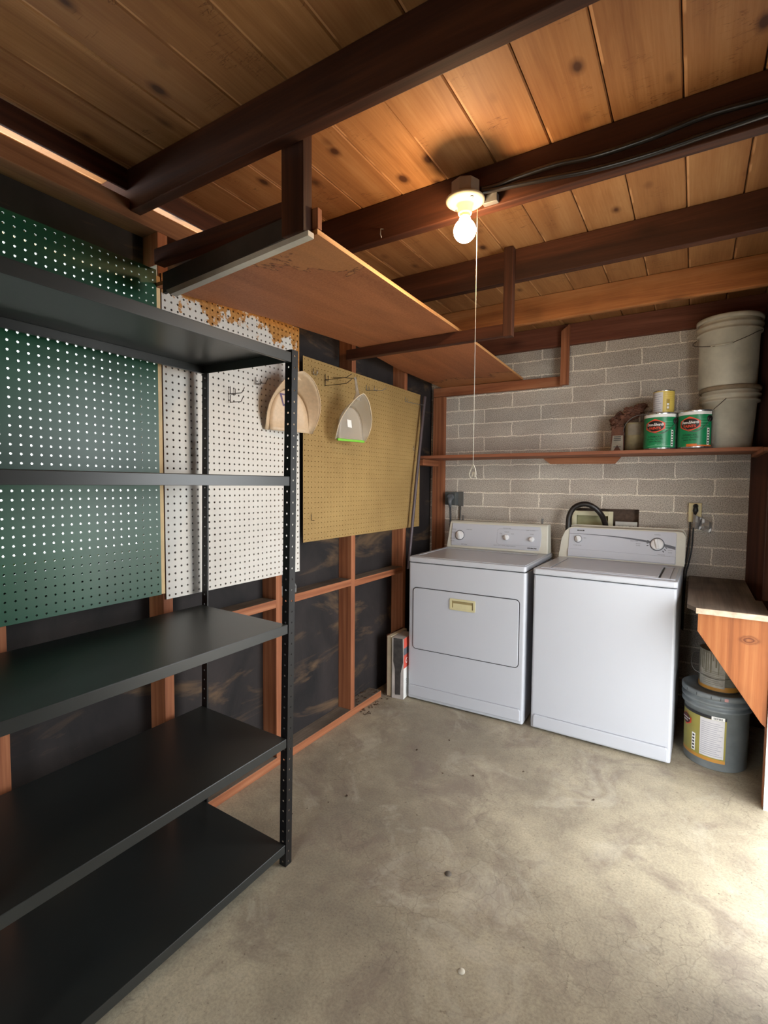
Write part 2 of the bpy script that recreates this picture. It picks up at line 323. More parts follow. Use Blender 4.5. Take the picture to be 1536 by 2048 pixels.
# ------------------------------------------------------------ mesh helpers
class MB:
    def __init__(s): s.v = []; s.f = []; s.mi = []; s.sm = []
    def add(s, vs, fs, mi=0, smooth=False):
        o = len(s.v); s.v += [tuple(x) for x in vs]
        for f in fs: s.f.append(tuple(i+o for i in f)); s.mi.append(mi); s.sm.append(smooth)
        return s
    def box(s, x0, x1, y0, y1, z0, z1, mi=0, mat=None):
        vs = [(x, y, z) for z in (z0, z1) for y in (y0, y1) for x in (x0, x1)]
        if mat: vs = [mat @ Vector(q) for q in vs]
        return s.add(vs, [(0, 2, 3, 1), (4, 5, 7, 6), (0, 1, 5, 4), (2, 6, 7, 3), (0, 4, 6, 2), (1, 3, 7, 5)], mi)
    def prism(s, poly, axis, a, b, mi=0):
        """poly 2D points in the plane normal to axis (order of remaining axes x,y,z), extruded a..b"""
        def P(q, t):
            if axis == 0: return (t, q[0], q[1])
            if axis == 1: return (q[0], t, q[1])
            return (q[0], q[1], t)
        n = len(poly); vs = [P(q, a) for q in poly]+[P(q, b) for q in poly]
        fs = [tuple(range(n))[::-1], tuple(range(n, 2*n))]+[(i, (i+1) % n, n+(i+1) % n, n+i) for i in range(n)]
        return s.add(vs, fs, mi)
    def tube(s, pts, r, seg=10, mi=0, cap=True):
        pts = [Vector(p) for p in pts]; n = len(pts); rr = r if isinstance(r, (list, tuple)) else [r]*n
        vs = []; prev = None
        for i, p in enumerate(pts):
            d = (pts[min(i+1, n-1)]-pts[max(i-1, 0)]).normalized()
            if prev is None:
                a = Vector((0, 0, 1)) if abs(d.z) < .9 else Vector((1, 0, 0)); u = d.cross(a).normalized()
            else: u = (prev-d*prev.dot(d)).normalized()
            prev = u; v = d.cross(u)
            for k in range(seg):
                t = 2*PI*k/seg; vs.append(p+(u*math.cos(t)+v*math.sin(t))*rr[i])
        fs = [(i*seg+k, i*seg+(k+1) % seg, (i+1)*seg+(k+1) % seg, (i+1)*seg+k) for i in range(n-1) for k in range(seg)]
        s.add(vs, fs, mi, True)
        if cap: 
            o = len(s.v)-len(vs); s.f += [tuple(o+k for k in range(seg))[::-1], tuple(o+(n-1)*seg+k for k in range(seg))]; s.mi += [mi, mi]; s.sm += [False, False]
        return s
    def lathe(s, prof, seg=48, c=(0, 0, 0), mi=0, smooth=True, mat=None):
        vs = []
        for r, z in prof:
            for k in range(seg):
                t = 2*PI*k/seg; q = Vector((r*math.cos(t), r*math.sin(t), z))
                if mat: q = mat @ q
                vs.append(q+Vector(c))
        n = len(prof)
        return s.add(vs, [(i*seg+k, i*seg+(k+1) % seg, (i+1)*seg+(k+1) % seg, (i+1)*seg+k) for i in range(n-1) for k in range(seg)], mi, smooth)
    def build(s, name, mats, parent=None, loc=None, bevel=0, rot=None):
        me = bpy.data.meshes.new(name)
        vs = s.v
        if loc is not None and parent is None and rot is None: vs = [(a-loc[0], b-loc[1], c-loc[2]) for a, b, c in s.v]
        me.from_pydata(vs, [], s.f)
        if not isinstance(mats, (list, tuple)): mats = [mats]
        for m_ in mats: me.materials.append(m_)
        me.polygons.foreach_set('material_index', s.mi); me.polygons.foreach_set('use_smooth', s.sm)
        me.update(); me.validate()
        o = bpy.data.objects.new(name, me); COL.objects.link(o)
        if loc is not None: o.location = loc
        if rot is not None: o.rotation_euler = rot
        if parent: o.parent = parent
        if bevel:
            bv = o.modifiers.new('bevel', 'BEVEL'); bv.width = bevel; bv.segments = 2; bv.limit_method = 'ANGLE'; bv.angle_limit = .7
        return o
def empty(name, loc, rz=0, ry=0):
    o = bpy.data.objects.new(name, None); COL.objects.link(o); o.location = loc; o.rotation_euler = (0, ry, rz); o.empty_display_size = .05; return o
def tag(o, label, cat, group=None, kind=None):
    o['label'] = label; o['category'] = cat
    if group: o['group'] = group
    if kind: o['kind'] = kind
    return o
def struct(o, label=None, cat=None):
    o['kind'] = 'structure'
    if label: o['label'] = label
    if cat: o['category'] = cat
    return o
def board(name, x0, x1, y0, y1, z0, z1, mat, bevel=.002, parent=None):
    c = ((x0+x1)/2, (y0+y1)/2, z0)
    if parent: return MB().box(x0, x1, y0, y1, z0, z1).build(name, mat, parent, bevel=bevel)
    return MB().box(x0, x1, y0, y1, z0, z1).build(name, mat, None, c, bevel)
def textmesh(body, size, shear=0, bold=0):
    cu = bpy.data.curves.new('lettering', 'FONT'); cu.body = body; cu.size = size; cu.align_x = 'CENTER'; cu.align_y = 'CENTER'; cu.shear = shear; cu.offset = bold; cu.resolution_u = 2
    o = bpy.data.objects.new('lettering', cu); COL.objects.link(o)
    dg = bpy.context.evaluated_depsgraph_get(); me = bpy.data.meshes.new_from_object(o.evaluated_get(dg))
    vs = [tuple(v.co) for v in me.vertices]; fs = [tuple(p.vertices) for p in me.polygons]
    bpy.data.objects.remove(o); bpy.data.meshes.remove(me); return vs, fs
def rrect(w, h, r, n=5):
    out = []
    for cx, cy, a0 in ((w/2-r, h/2-r, 0), (-w/2+r, h/2-r, 90), (-w/2+r, -h/2+r, 180), (w/2-r, -h/2+r, 270)):
        for k in range(n+1):
            a = math.radians(a0+90*k/n); out.append((cx+r*math.cos(a), cy+r*math.sin(a)))
    return out
def perforated(mb, P, nu, nv, su, sv, r, th, Nrm, mi=0, rim=1, seg=8, edge=(0, 0)):
    """sheet of nu*nv cells (su,sv) with a hole in each; P(u,v)->point, Nrm outward normal; hole walls go th inwards"""
    vid = {}
    def vert(u, v, d=0):
        k = (round(u, 6), round(v, 6), d)
        if k not in vid:
            vid[k] = len(vs); q = Vector(P(u, v))-Nrm*(th*d); vs.append(q)
        return vid[k]
    vs = []; fs = []
    for i in range(nu):
        for j in range(nv):
            u0, v0 = i*su, j*sv; cu_, cv_ = u0+su/2, v0+sv/2
            ring = []
            for k in range(8):
                a = PI/4*k; ring.append((cu_+r*math.cos(a), cv_+r*math.sin(a)))
            outer = [(u0+su, cv_), (u0+su, v0+sv), (cu_, v0+sv), (u0, v0+sv), (u0, cv_), (u0, v0), (cu_, v0), (u0+su, v0)]
            for k in range(8):
                k2 = (k+1) % 8
                fs.append((vert(*outer[k]), vert(*outer[k2]), vert(*ring[k2]), vert(*ring[k])))
                fs.append((vert(*ring[k]), vert(*ring[k2]), vert(*ring[k2], 1), vert(*ring[k], 1)))
                fs.append((vert(*outer[k2], 1), vert(*outer[k], 1), vert(*ring[k], 1), vert(*ring[k2], 1)))
    mb.add(vs, fs, mi)
    U, V = nu*su, nv*sv
    c = [(0, 0), (U, 0), (U, V), (0, V)]; vv = []; ff = []
    for k in range(4):
        a, b = c[k], c[(k+1) % 4]; o = len(vv)
        vv += [Vector(P(*a)), Vector(P(*b)), Vector(P(*b))-Nrm*th, Vector(P(*a))-Nrm*th]; ff.append((o, o+1, o+2, o+3))
    mb.add(vv, ff, rim)
def cylpatch(mb, cx, cy, r, a0, a1, z0, z1, mi=0, n=14, r1=None):
    """patch on a cylinder; angle 0 faces -y, positive to +x"""
    r1 = r if r1 is None else r1; vs = []
    for k in range(n+1):
        a = a0+(a1-a0)*k/n
        vs += [(cx+r*math.sin(a), cy-r*math.cos(a), z0), (cx+r1*math.sin(a), cy-r1*math.cos(a), z1)]
    return mb.add(vs, [(2*k, 2*k+2, 2*k+3, 2*k+1) for k in range(n)], mi, True)
def wraptext(mb, txt, size, cx, cy, r, a, z, mi=0, shear=0, bold=0, sx=1):
    vs, fs = textmesh(txt, size, shear, bold)
    # subdivide nothing: glyphs are narrow; bend each vertex
    mb.add([(cx+r*math.sin(a+x*sx/r), cy-r*math.cos(a+x*sx/r), z+y) for x, y, _ in vs], fs, mi)
def flattext(mb, txt, size, P, mi=0, shear=0, bold=0):
    vs, fs = textmesh(txt, size, shear, bold); mb.add([P(x, y) for x, y, _ in vs], fs, mi)

# ------------------------------------------------------------ the setting
CEIL = 2.428
o = MB().box(-.16, 2.2, BK-.1, 0.2, -.1, 0).build('floor', floor_m); struct(o)
g_ = MB(); g_.box(2.2, 9, -9, 5, -.14, -.04); g_.box(-8, -.16, -9, 5, -.14, -.04); g_.box(-.16, 2.2, -9, BK-.1, -.14, -.04)
struct(g_.build('ground', ground_m))
# ceiling: boards running along y with v-grooves
mb = MB(); x = .002-.1778*5; k = 0
while x < 3.4:  # unseen overhang past the right wall, added to block high sky at the door
    a, b = x, x+.1778; gv = .004
    mb.prism([(a+gv*.3, CEIL+.006), (a+gv, CEIL), (b-gv, CEIL), (b-gv*.3, CEIL+.006), (b-gv*.3, CEIL+.03), (a+gv*.3, CEIL+.03)], 1, BK-.3, .3, 0)
    x = b
mb.box(-.9, 3.4, BK-.3, .3, CEIL+.012, CEIL+.04, 1)
struct(mb.build('ceiling', [plank_m, seam_m]))
# back block wall with the recess for the plumbing box
HX0, HX1, HZ0, HZ1 = .97, 1.374, 1.0, 1.218
mb = MB()
mb.box(-.16, HX0, 0, .2, 0, CEIL); mb.box(HX1, 2.2, 0, .2, 0, CEIL); mb.box(HX0, HX1, 0, .2, 0, HZ0); mb.box(HX0, HX1, 0, .2, HZ1, CEIL); mb.box(HX0, HX1, .07, .2, HZ0, HZ1, 1)
recess_m = plain('rough_cut_recess', (96, 78, 66), .95, grime=.3, gs=40, bump=.4)
struct(mb.build('wall_back', [block_m, recess_m]))
# left wall: black paper over sheathing, window opening behind the green pegboard
mb = MB(); SX0, SX1 = -.115, -.09; ST = 2.335
mb.box(SX0, SX1, WY1, 0, 0, ST); mb.box(SX0, SX1, WY0, WY1, 0, WZ0); mb.box(SX0, SX1, WY0, WY1, WZ1, ST); mb.box(SX0, SX1, BK, WY0, 0, ST)
struct(mb.build('wall_left', paper_m))
# window
mb = MB(); fx0, fx1 = -.15, -.10
mb.box(fx0, fx1, WY0, WY1, WZ0-.0, WZ0+.03); mb.box(fx0, fx1, WY0, WY1, WZ1-.03, WZ1); mb.box(fx0, fx1, WY0, WY0+.03, WZ0+.03, WZ1-.03)
mb.box(-.15, -.116, WY1-.004, WY1+.03, WZ0, WZ1)
wf = mb.build('window_1', plain('window_frame_paint', (200, 160, 110), .6)); struct(wf)
MB().box(-.100, -.004, WY1-.0012, WY1+.0018, WZ0+.01, WZ1).build('window_bounce_board', siding_m, wf)  # white board added on the stud side so the last pegboard holes glow
MB().box(-.132, -.128, WY0+.03, WY1-.004, WZ0+.03, WZ1-.03).build('glass_pane', glass_m, wf)
# right wall with doorway
mb = MB()
mb.box(2.045, 2.07, DY1, 0, 0, CEIL); mb.box(2.045, 2.07, BK, DY0, 0, CEIL); mb.box(2.045, 2.07, DY0, DY1, DZ, CEIL)
rw_m = wood('dark_sheathing', 2, (40, 24, 16), (66, 40, 27), (86, 54, 38), .2)
struct(mb.build('wall_right', rw_m))
mb = MB()
mb.box(1.960, 2.09, DY1, DY1+.012, 0, DZ+.02); mb.box(1.955, 2.09, DY0-.02, DY0, 0, DZ+.02); mb.box(1.955, 2.09, DY0, DY1, DZ, DZ+.02)
struct(mb.build('door_1', siding_m))
# wall behind the camera with an added opening that lets in fill light
mb = MB()
mb.box(-.16, BX0, BK-.05, BK, 0, CEIL); mb.box(BX1, 2.2, BK-.05, BK, 0, CEIL); mb.box(BX0, BX1, BK-.05, BK, BZ, CEIL)
struct(mb.build('wall_front', plaster_m))

# ------------------------------------------------------------ framing, left wall
def framing(name, dims, mat, label, cat, group=None, bevel=.002):
    return tag(board(name, *dims, mat, bevel), label, cat, group)
framing('top_plate', (-.09, 0, BK, -.0, 2.262, 2.326), header_m, 'long horizontal timber plate along the top of the left wall, above the green pegboard', 'beam')
STUDS = [(-.585, -.545, 'vertical wall stud behind the right edge of the tan pegboard'),
         (-1.187, -1.147, 'vertical wall stud below the middle of the tan pegboard, from the floor up'),
         (-1.796, -1.756, 'vertical wall stud just beyond the black shelving post, below the white pegboard'),
         (-2.385, -2.345, 'vertical wall stud behind the seam of the green and white pegboards'),
         (-2.925, -2.885, 'vertical wall stud at the left picture edge behind the lower shelves')]
for y0, y1, lb in STUDS:
    ztop = 2.262
    if y0 < -2.7: framing('wall_stud', (-.09, 0, y0, y1, .043, .95), stud_m[2], lb, 'wall stud', 'studs of the left wall')
    else: framing('wall_stud', (-.09, 0, y0, y1, .043, ztop), stud_m[2], lb, 'wall stud', 'studs of the left wall')
for y0_, y1_ in ((-1.836, -1.245), (-2.448, -1.875), (BK, -2.487)):
    framing('eave_block', (-.020, -.008, y0_, y1_, 2.358, CEIL-.001), dark_m[1], {-1.836: 'eave blocking above the top plate, right of the overhead hanger arm', -2.448: 'eave blocking above the short glowing slot by the overhead hanger', BK: 'eave blocking above the long glowing slot at the upper left'}[y0_], 'timber', 'eave blocking between the rafters')
for y0_, y1_ in ((-.588, -.04), (-1.207, -.627)):
    lb_ = 'eave blocking in the far left corner above the overhead panel' if y0_ > -1 else 'eave blocking above the overhead panel, behind the rafter with the thin hanger post'
    framing('eave_block', (-.05, -.008, y0_, y1_, 2.327, CEIL-.001), dark_m[1], lb_, 'timber', 'eave blocking between the rafters')
framing('bottom_plate', (-.09, 0, BK, -.85, 0, .043), stud_m[1], 'low timber plate on the concrete floor along the left wall', 'timber')
def dusty_top(o):
    o.data.materials.append(worn_m)
    for p in o.data.polygons:
        if p.normal.z > .9: p.material_index = 1
dusty_top(bpy.data.objects['bottom_plate'])
for y0, y1, z, lb in ((-1.147, -.585, .768, 'horizontal blocking board between studs beside the dryer'),
                      (-1.756, -1.187, .778, 'horizontal blocking board between studs holding the grey metal bracket'),
                      (-2.345, -1.796, .775, 'horizontal blocking board partly hidden behind the middle black shelf')):
    bo_ = framing('blocking_board', (-.09, 0, y0, y1, z, z+.04), stud_m[1], lb, 'timber', 'horizontal blocking between the left wall studs'); dusty_top(bo_)
framing('corner_post', (-.055, .037, -.04, 0, 0, 2.03), stud_m[2], 'flat corner post against the block wall left of the dryer', 'wall stud')
framing('shelf_cleat', (-.09, -.002, -.30, -.042, 1.505, 1.549), stud_m[1], 'short cleat under the left end of the long wall shelf', 'timber')

# right wall framing
framing('wall_stud', (1.93, 2.045, -.04, 0, 0, CEIL-.14), dark_m[2], 'dark stud in the back right corner beside the block wall', 'wall stud', 'studs of the right wall')
framing('wall_stud', (1.957, 2.045, -.60, -.56, .832, CEIL), dark_m[2], 'dark stud at the right picture edge above the corner bench', 'wall stud', 'studs of the right wall')
framing('door_stud', (1.957, 2.045, -.909, -.871, 0, CEIL), stud_m[2], 'stud beside the bright doorway at the right picture edge', 'wall stud', 'studs of the right wall')
framing('top_plate', (1.957, 2.045, BK, -.04, 2.262-.0, 2.326), dark_m[1], 'dark timber plate along the top of the right wall', 'beam')
framing('shelf_cleat', (1.93, 1.955, -.62, -.042, 1.530, 1.5495), stud_m[1], 'short cleat on the right wall under the end of the long shelf', 'timber')

# ------------------------------------------------------------ rafters
RZ = 2.288
for yn, yf, mt, lb in ((-2.487, -2.447, raft_m[0], 'nearest large dark ceiling rafter crossing the top of the picture'),
                       (-1.875, -1.835, raft_m[0], 'ceiling rafter that carries the bare bulb and black cables'),
                       (-1.245, -1.207, raft_m[0], 'ceiling rafter with the short hanger post nailed to its near face'),
                       (-.627, -.588, raft_lit_m, 'ceiling rafter with a big knot, coloured as bulb-lit, last before the block wall'),
                       (-3.1, -3.06, raft_m[0], 'ceiling rafter above the camera'),
                       (-3.72, -3.68, raft_m[0], 'ceiling rafter above the camera')):
    if yn < -3: continue
    framing('ceiling_rafter', (-.6, 2.5, yn, yf, RZ, CEIL-.001), mt, lb, 'rafter', 'ceiling rafters', .003)
framing('wall_beam', (-.09, 2.045, -.04, -.001, RZ+.004, CEIL-.001), wood('wall_beam_wood', 0, (74, 38, 26), (112, 64, 46), (148, 94, 70), .8), 'dark reddish beam lying along the top of the block wall', 'beam', None, .003)
# the dark gap above the top plate is closed only by the rafters: daylight shows through it

# ------------------------------------------------------------ overhead storage panel and its hangers
pts = [(.012, -2.405, 2.058), (.752, -2.405, 2.056), (.715, -1.85, 2.078), (.672, -1.26, 2.106), (.650, -.7, 2.104), (.624, -.012, 2.098), (.012, -.012, 2.098), (.02, -.7, 2.104), (.095, -1.27, 2.106), (.09, -1.85, 2.078)]
mb = MB(); T = .014
lo = [Vector(p) for p in pts]; hi = [p+Vector((0, 0, T)) for p in lo]; n = len(pts)
strips = [(0, 1, 2, 9), (9, 2, 3, 8), (8, 3, 4, 7), (7, 4, 5, 6)]
mb.add(lo+hi, [tuple(q) for q in strips]+[tuple(i+n for i in q)[::-1] for q in strips], 0)
mb.add(lo+hi, [(i, (i+1) % n, n+(i+1) % n, n+i) for i in range(n)], 1)
tag(mb.build('overhead_plywood_panel', [overply_m, plyedge_m]), 'large reddish plywood panel hung below the rafters as overhead storage, water stained', 'plywood panel')
t = empty('overhead_hanger', (.70, -2.43, 2.05)); tag(t, 'near hanger of the overhead panel, post and dark arm under the nearest rafter', 'hanger', 'hangers of the overhead panel')
def lp(mb, t): 
    mb.v = [tuple(Vector(v)-t.location) for v in mb.v]; return mb
lp(MB().box(.655, .735, -2.445, -2.408, 2.055, 2.288+.10), t).build('post', raft_m[2], t, bevel=.002)
lp(MB().box(.722, .752, -2.404, -2.385, 2.073, 2.13), t).build('cleat', stud_m[2], t, bevel=.002)
lp(MB().prism([(.06, 2.115), (.655, 2.112), (.655, 2.155), (.06, 2.165)], 1, -2.44, -2.40), t).build('arm', dark_m[0], t, bevel=.002)
lp(MB().prism([(.10, 2.010), (.66, 2.055), (.66, 2.112), (.10, 2.078)], 1, -2.436, -2.424), t).build('fascia', plain('dark_grey_board', (58, 50, 44), .6, grime=.2), t)
lp(MB().prism([(.155, 1.992), (.755, 2.034), (.755, 2.048), (.135, 2.010)], 1, -2.448, -2.424), t).build('painted_edge', plain('white_painted_edge', (200, 194, 180), .5, grime=.08), t)['label'] = 'white painted edge strip'
t = empty('overhead_hanger', (.92, -1.25, 2.035)); tag(t, 'middle hanger of the overhead panel, thin post nailed to a rafter with a long arm', 'hanger', 'hangers of the overhead panel')
lp(MB().box(.904, .945, -1.287, -1.247, 2.035, CEIL-.002), t).build('post', raft_m[2], t, bevel=.002)
lp(MB().prism([(0.002, 2.052), (.905, 2.050), (.905, 2.104), (.002, 2.1045)], 1, -1.2465, -1.208), t).build('arm', dark_m[0], t, bevel=.002)
t = empty('overhead_hanger', (.91, -.06, 2.03)); tag(t, 'far hanger of the overhead panel, orange arm and mitred post against the block wall', 'hanger', 'hangers of the overhead panel')
lp(MB().prism([(.888, 2.028), (.938, 2.028), (.938, 2.415), (.888, 2.375)], 1, -.080, -.042), t).build('post', stud_m[2], t, bevel=.002)
lp(MB().prism([(-.055, 2.032), (.888, 2.03), (.888, 2.092), (-.055, 2.097)], 1, -.040, -.0015), t).build('arm', stud_m[0], t, bevel=.002)

# ------------------------------------------------------------ pegboards
SP = .0264
def pegboard(name, y0, z0, ny, nz, x, mat, rim, r, label):
    mb = MB(); perforated(mb, lambda u, v: (0, u, v), ny, nz, SP, SP, r, .005, Vector((1, 0, 0)), 0, 1)
    o = mb.build(name, [mat, rim]); o.location = (x, y0, z0); return tag(o, label, 'pegboard', 'pegboards on the left wall')
pegboard('pegboard', -3.62, .955, 46, 44, .020, green_peg, pegback_m, .0034, 'green painted pegboard at the left, daylight shining through its holes')
pegboard('pegboard', -2.378, .930, 28, 45, .008, white_peg, tanedge_m, .0043, 'white pegboard with paint peeled to brown along its top')
pegboard('pegboard', -1.612, 1.070, 47, 35, .008, tan_peg, tanedge_m, .0027, 'unpainted tan pegboard right of the white one')
framing('edge_strip', (.001, .012, -2.402, -2.386, .955, 2.10), plain('window_lit_strip', (236, 204, 150), .6), 'narrow wooden strip coloured as window-lit, between the green and white pegboards', 'strip', None, 0)  # pale colour stands in for window light on this edge

# ------------------------------------------------------------ black shelving unit
su = empty('shelving_unit', (.25, -2.7, 0), 0, math.atan(.037/1.82))
tag(su, 'black steel five-shelf rack with perforated corner posts against the left wall', 'shelving')
LY0, LY1, LX0, LX1 = -.460, .452, -.228, .220   # local extents
def post(vx, vy, sxn, syn):
    mb = MB(); nh = 48; h = 1.815; sv = h/nh
    # flange along y
    perforated(mb, lambda u, v: (vx, vy+syn*u, v), 1, nh, .030, sv, .0036, .0016, Vector((1 if sxn < 0 else -1, 0, 0)), 0, 0)
    perforated(mb, lambda u, v: (vx+sxn*u, vy, v), 1, nh, .030, sv, .0036, .0016, Vector((0, -syn, 0)), 0, 0)
    p = mb.build('post', post_m, su)
    MB().box(vx-.004, vx+.004, vy-.004, vy+.004, -.003, .004).build('foot_cap', black_m, p); return p
post(LX1+.006, LY1+.002, -1, 1); post(LX0, LY1+.002, 1, 1); post(LX1+.006, LY0-.002, -1, -1); post(LX0, LY0-.002, 1, -1)
for z in (.088, .477, .884, 1.394, 1.805):
    mb = MB(); th = .0015; h = .032
    a0, a1, b0, b1 = LX0+.003, LX1+.004, LY0, LY1
    mb.box(a0, a1, b0, b1, z-th, z)
    mb.box(a1-th, a1, b0, b1, z-h, z-th); mb.box(a0, a0+th, b0, b1, z-h, z-th); mb.box(a0+th, a1-th, b0, b0+th, z-h, z-th); mb.box(a0+th, a1-th, b1-th, b1, z-h, z-th)
    mb.box(a1-.014, a1-th, b0, b1, z-h, z-h+th); mb.box(a0+th, a0+.014, b0, b1, z-h, z-h+th)
    mb.build('shelf', shelf_m, su, bevel=.0008)

# ------------------------------------------------------------ appliances
def appliance_body(t, W, D, H, back_gap=0):
    # cabinet with separate top, toe panel recess lines
    mb = MB(); g = .0
    zt = H-.038
    prof = rrect(W, D, .012, 3)
    mb.prism([(x+W/2, y+D/2) for x, y in prof], 2, .012, zt-.003, 0)
    mb.box(.01, W-.01, .01, D-.01, zt-.004, zt+.002, 1)
    return mb, zt
def rim_loop(mb, cx, cz, w, h, r, y, d, tw, mi):
    """thin raised rounded-rectangle loop on the plane y, protruding d toward -y"""
    o_ = rrect(w, h, r); i_ = rrect(w-2*tw, h-2*tw, max(r-tw, .002)); n = len(o_)
    vs = [(cx+a, y, cz+b) for a, b in o_]+[(cx+a, y, cz+b) for a, b in i_]+[(cx+a, y-d, cz+b) for a, b in o_]+[(cx+a, y-d, cz+b) for a, b in i_]
    fs = []
    for k in range(n):
        k2 = (k+1) % n
        fs += [(2*n+k, 2*n+k2, 3*n+k2, 3*n+k), (k, k2, 2*n+k2, 2*n+k), (n+k, 3*n+k, 3*n+k2, n+k2)]
    mb.add(vs, fs, mi)
def knob(parent, name, loc, R, n, mat, dial=None, flat=True):
    """round knob with a grip ridge, axis along n"""
    q = Vector(n).to_track_quat('Z', 'Y').to_matrix().to_4x4(); q.translation = Vector(loc)
    mb = MB(); mb.lathe([(R, 0), (R, .006), (R*.92, .010), (R*.72, .012), (0.0001, .012)], 32, mat=q)
    if flat:
        gr = MB(); gr.box(-R*.2, R*.2, -R*.85, R*.85, .010, .026, mat=q @ Matrix.Rotation(.25, 4, 'Z')); mb.v += []; off = len(mb.v)
        mb.add(gr.v, gr.f, 0)
    else: mb.lathe([(R*.72, .010), (R*.66, .024), (R*.5, .027), (.0001, .027)], 24, mat=q)
    k = mb.build(name, mat, parent, bevel=.001)
    if dial:
        d = MB(); d.lathe([(R*1.14, 0.0003), (R*1.14, .0018), (R*.9, .0018)], 32, mat=q); d.build('dial_ring', dial, k)
    return k

# dryer
DW, DD, DH = .732, .69, .917
dr = empty('clothes_dryer', (.1533, -.7757, 0), .0229)
tag(dr, 'white clothes dryer with a drop-down door and cream pull, left of the washer', 'dryer')
mb, zt = appliance_body(dr, DW, DD, DH)
mb.build('cabinet', [enamel, seamdark_m], dr, bevel=.003)
mb = MB(); mb.prism([(x+DW/2, y+DD/2-.004) for x, y in rrect(DW+.002, DD+.004, .014, 3)], 2, zt+.002, DH-.004)
tp = mb.build('top', enamel, dr, bevel=.006)
mb = MB()
# raised frame around the shallow top recess
ox0, ox1, oy0, oy1 = .045, .665, .075, .50
mb.box(0.008, ox0-.012, .012, DD-.02, DH-.004, DH); mb.box(ox1+.012, DW-.008, .012, DD-.02, DH-.004, DH); mb.box(ox0-.012, ox1+.012, .012, oy0-.012, DH-.004, DH); mb.box(ox0-.012, ox1+.012, oy1+.012, DD-.02, DH-.004, DH)
mb.build('top_rim', enamel, tp, bevel=.003)
ll = MB().box(ox1-.24, ox1+.005, oy1-.012, oy1+.008, DH-.003, DH+.001).build('lint_screen_lid', enamel, tp, bevel=.001)
# door
dcx, dcz, dw, dh = .367, .528, .664, .384
mb = MB(); mb.prism([(dcx+a, dcz+b) for a, b in rrect(dw, dh, .022)], 1, -.006, .0005, 0)
door = mb.build('door', enamel, dr, bevel=.003)
mb = MB(); rim_loop(mb, dcx, dcz, dw+.010, dh+.010, .026, .0005, .0015, .005, 0); mb.build('door_gap', seamdark_m, door)
hx, hz = .364, .650
mb = MB(); rim_loop(mb, hx, hz, .160, .068, .006, -.006, .005, .012, 0)
mb.add([(hx-.07, -.0062, hz-.024), (hx+.07, -.0062, hz-.024), (hx+.07, -.0068, hz+.024), (hx-.07, -.0068, hz+.024)], [(0, 1, 2, 3)], 1)
mb.prism([(-.0062, hz-.024), (-.0062, hz+.010), (-.009, hz-.024)], 0, hx-.06, hx+.06, 0)
mb.build('door_pull', [cream2_m, plain('pull_recess', (150, 134, 92), .6)], door)['label'] = 'yellowed cream recessed pull'
mb = MB()
mb.prism([(a, b) for a, b in ((.022, .098), (.71, .098), (.718, .090), (.718, .03), (.014, .03), (.014, .090))], 1, -.009, .001)
tpn = mb.build('toe_panel', enamel, dr, bevel=.004)
MB().box(.016, .716, -.0012, .0005, .098, .1005).build('toe_panel_shade_line', greyline_m, tpn)  # grey line stands in for the shadow along the raised panel
# console
def console(t, W, y0, z0, z1, d0, d1, name, endw, mats, xo0, xo1, xt0, xt1):
    """slanted console: bottom front y0, top front y0+lean"""
    lean = .028; back = y0+.105
    mb = MB()
    def sec(xb, xt, ws=0): return [(xb, y0, z0), (xt, y0+lean, z1-.012), (xt, y0+lean+.012, z1), (xt, back, z1), (xb, back, z0)]
    a = sec(xo0, xt0); b = sec(xo1, xt1); n = 5
    mb.add(a+b, [tuple(range(n))[::-1], tuple(range(n, 2*n))]+[(i, (i+1) % n, n+(i+1) % n, n+i) for i in range(n)], 0)
    return mb, lean
cy0, cz0, cz1 = .555, DH, 1.108
mb, lean = console(dr, DW, cy0, cz0, cz1, 0, 0, 'c', .03, None, .012, .728, .030, .720)
cons = mb.build('console', cream_m, dr, bevel=.006)
def dpl(x, s, d=0):   # point on the slanted console face; s = 0..1 up the face
    z = cz0+.0+(cz1-.012-cz0)*s; y = cy0+lean*s; nn = Vector((0, -(cz1-.012-cz0), lean)).normalized()
    return Vector((x, y, z))+nn*d
def slab(mb, P, poly, d0, d1, mi=0):
    n = len(poly); vs = [P(a, b, d0) for a, b in poly]+[P(a, b, d1) for a, b in poly]
    mb.add(vs, [tuple(range(n)), tuple(range(n, 2*n))]+[(i, (i+1) % n, n+(i+1) % n, n+i) for i in range(n)], mi)
mb = MB(); slab(mb, dpl, [(.052, .10), (.668, .10), (.678, .3), (.680, .7), (.672, .96), (.052, .96), (.048, .5)], .0, .006)
face = mb.build('control_panel', console_m, cons, bevel=.001)
cn = Vector((0, -(cz1-.012-cz0), lean)).normalized()
knob(cons, 'cycle_dial', dpl(.112, .5, .006), .031, cn, knob_m, grey_m)
knob(cons, 'temperature_knob', dpl(.45, .52, .006), .019, cn, knob_m)
knob(cons, 'start_button', dpl(.62, .5, .006), .018, cn, knob_m, flat=False)
mb = MB()
def P2(px, s0): return lambda x, y: dpl(px+x, s0+y/(cz1-cz0), .0068)
for px, s0, t_ in ((.045+.02, .72, 'NORMAL'), (.062, .60, 'HEAVY'), (.060, .36, 'DELICATE'), (.060, .26, 'AIR DRY'), (.18, .74, 'TIMED DRY'), (.15, .15, 'PERM PRESS'), (.45, .86, 'TEMPERATURE'), (.45, .72, 'MEDIUM'), (.49, .66, 'HIGH'), (.41, .66, 'LOW'), (.61, .82, 'PUSH TO START'), (.44, .20, 'HEAVY DUTY  EXTRA LARGE CAPACITY'), (.62, .68, 'START')):
    flattext(mb, t_, .0085, P2(px, s0))
mb.build('panel_lettering', grey_m, face)
mb = MB(); flattext(mb, 'KENMORE', .013, P2(.625, .17), 0, 0, .0004); mb.build('maker_name', ink_m, face)
mb = MB()
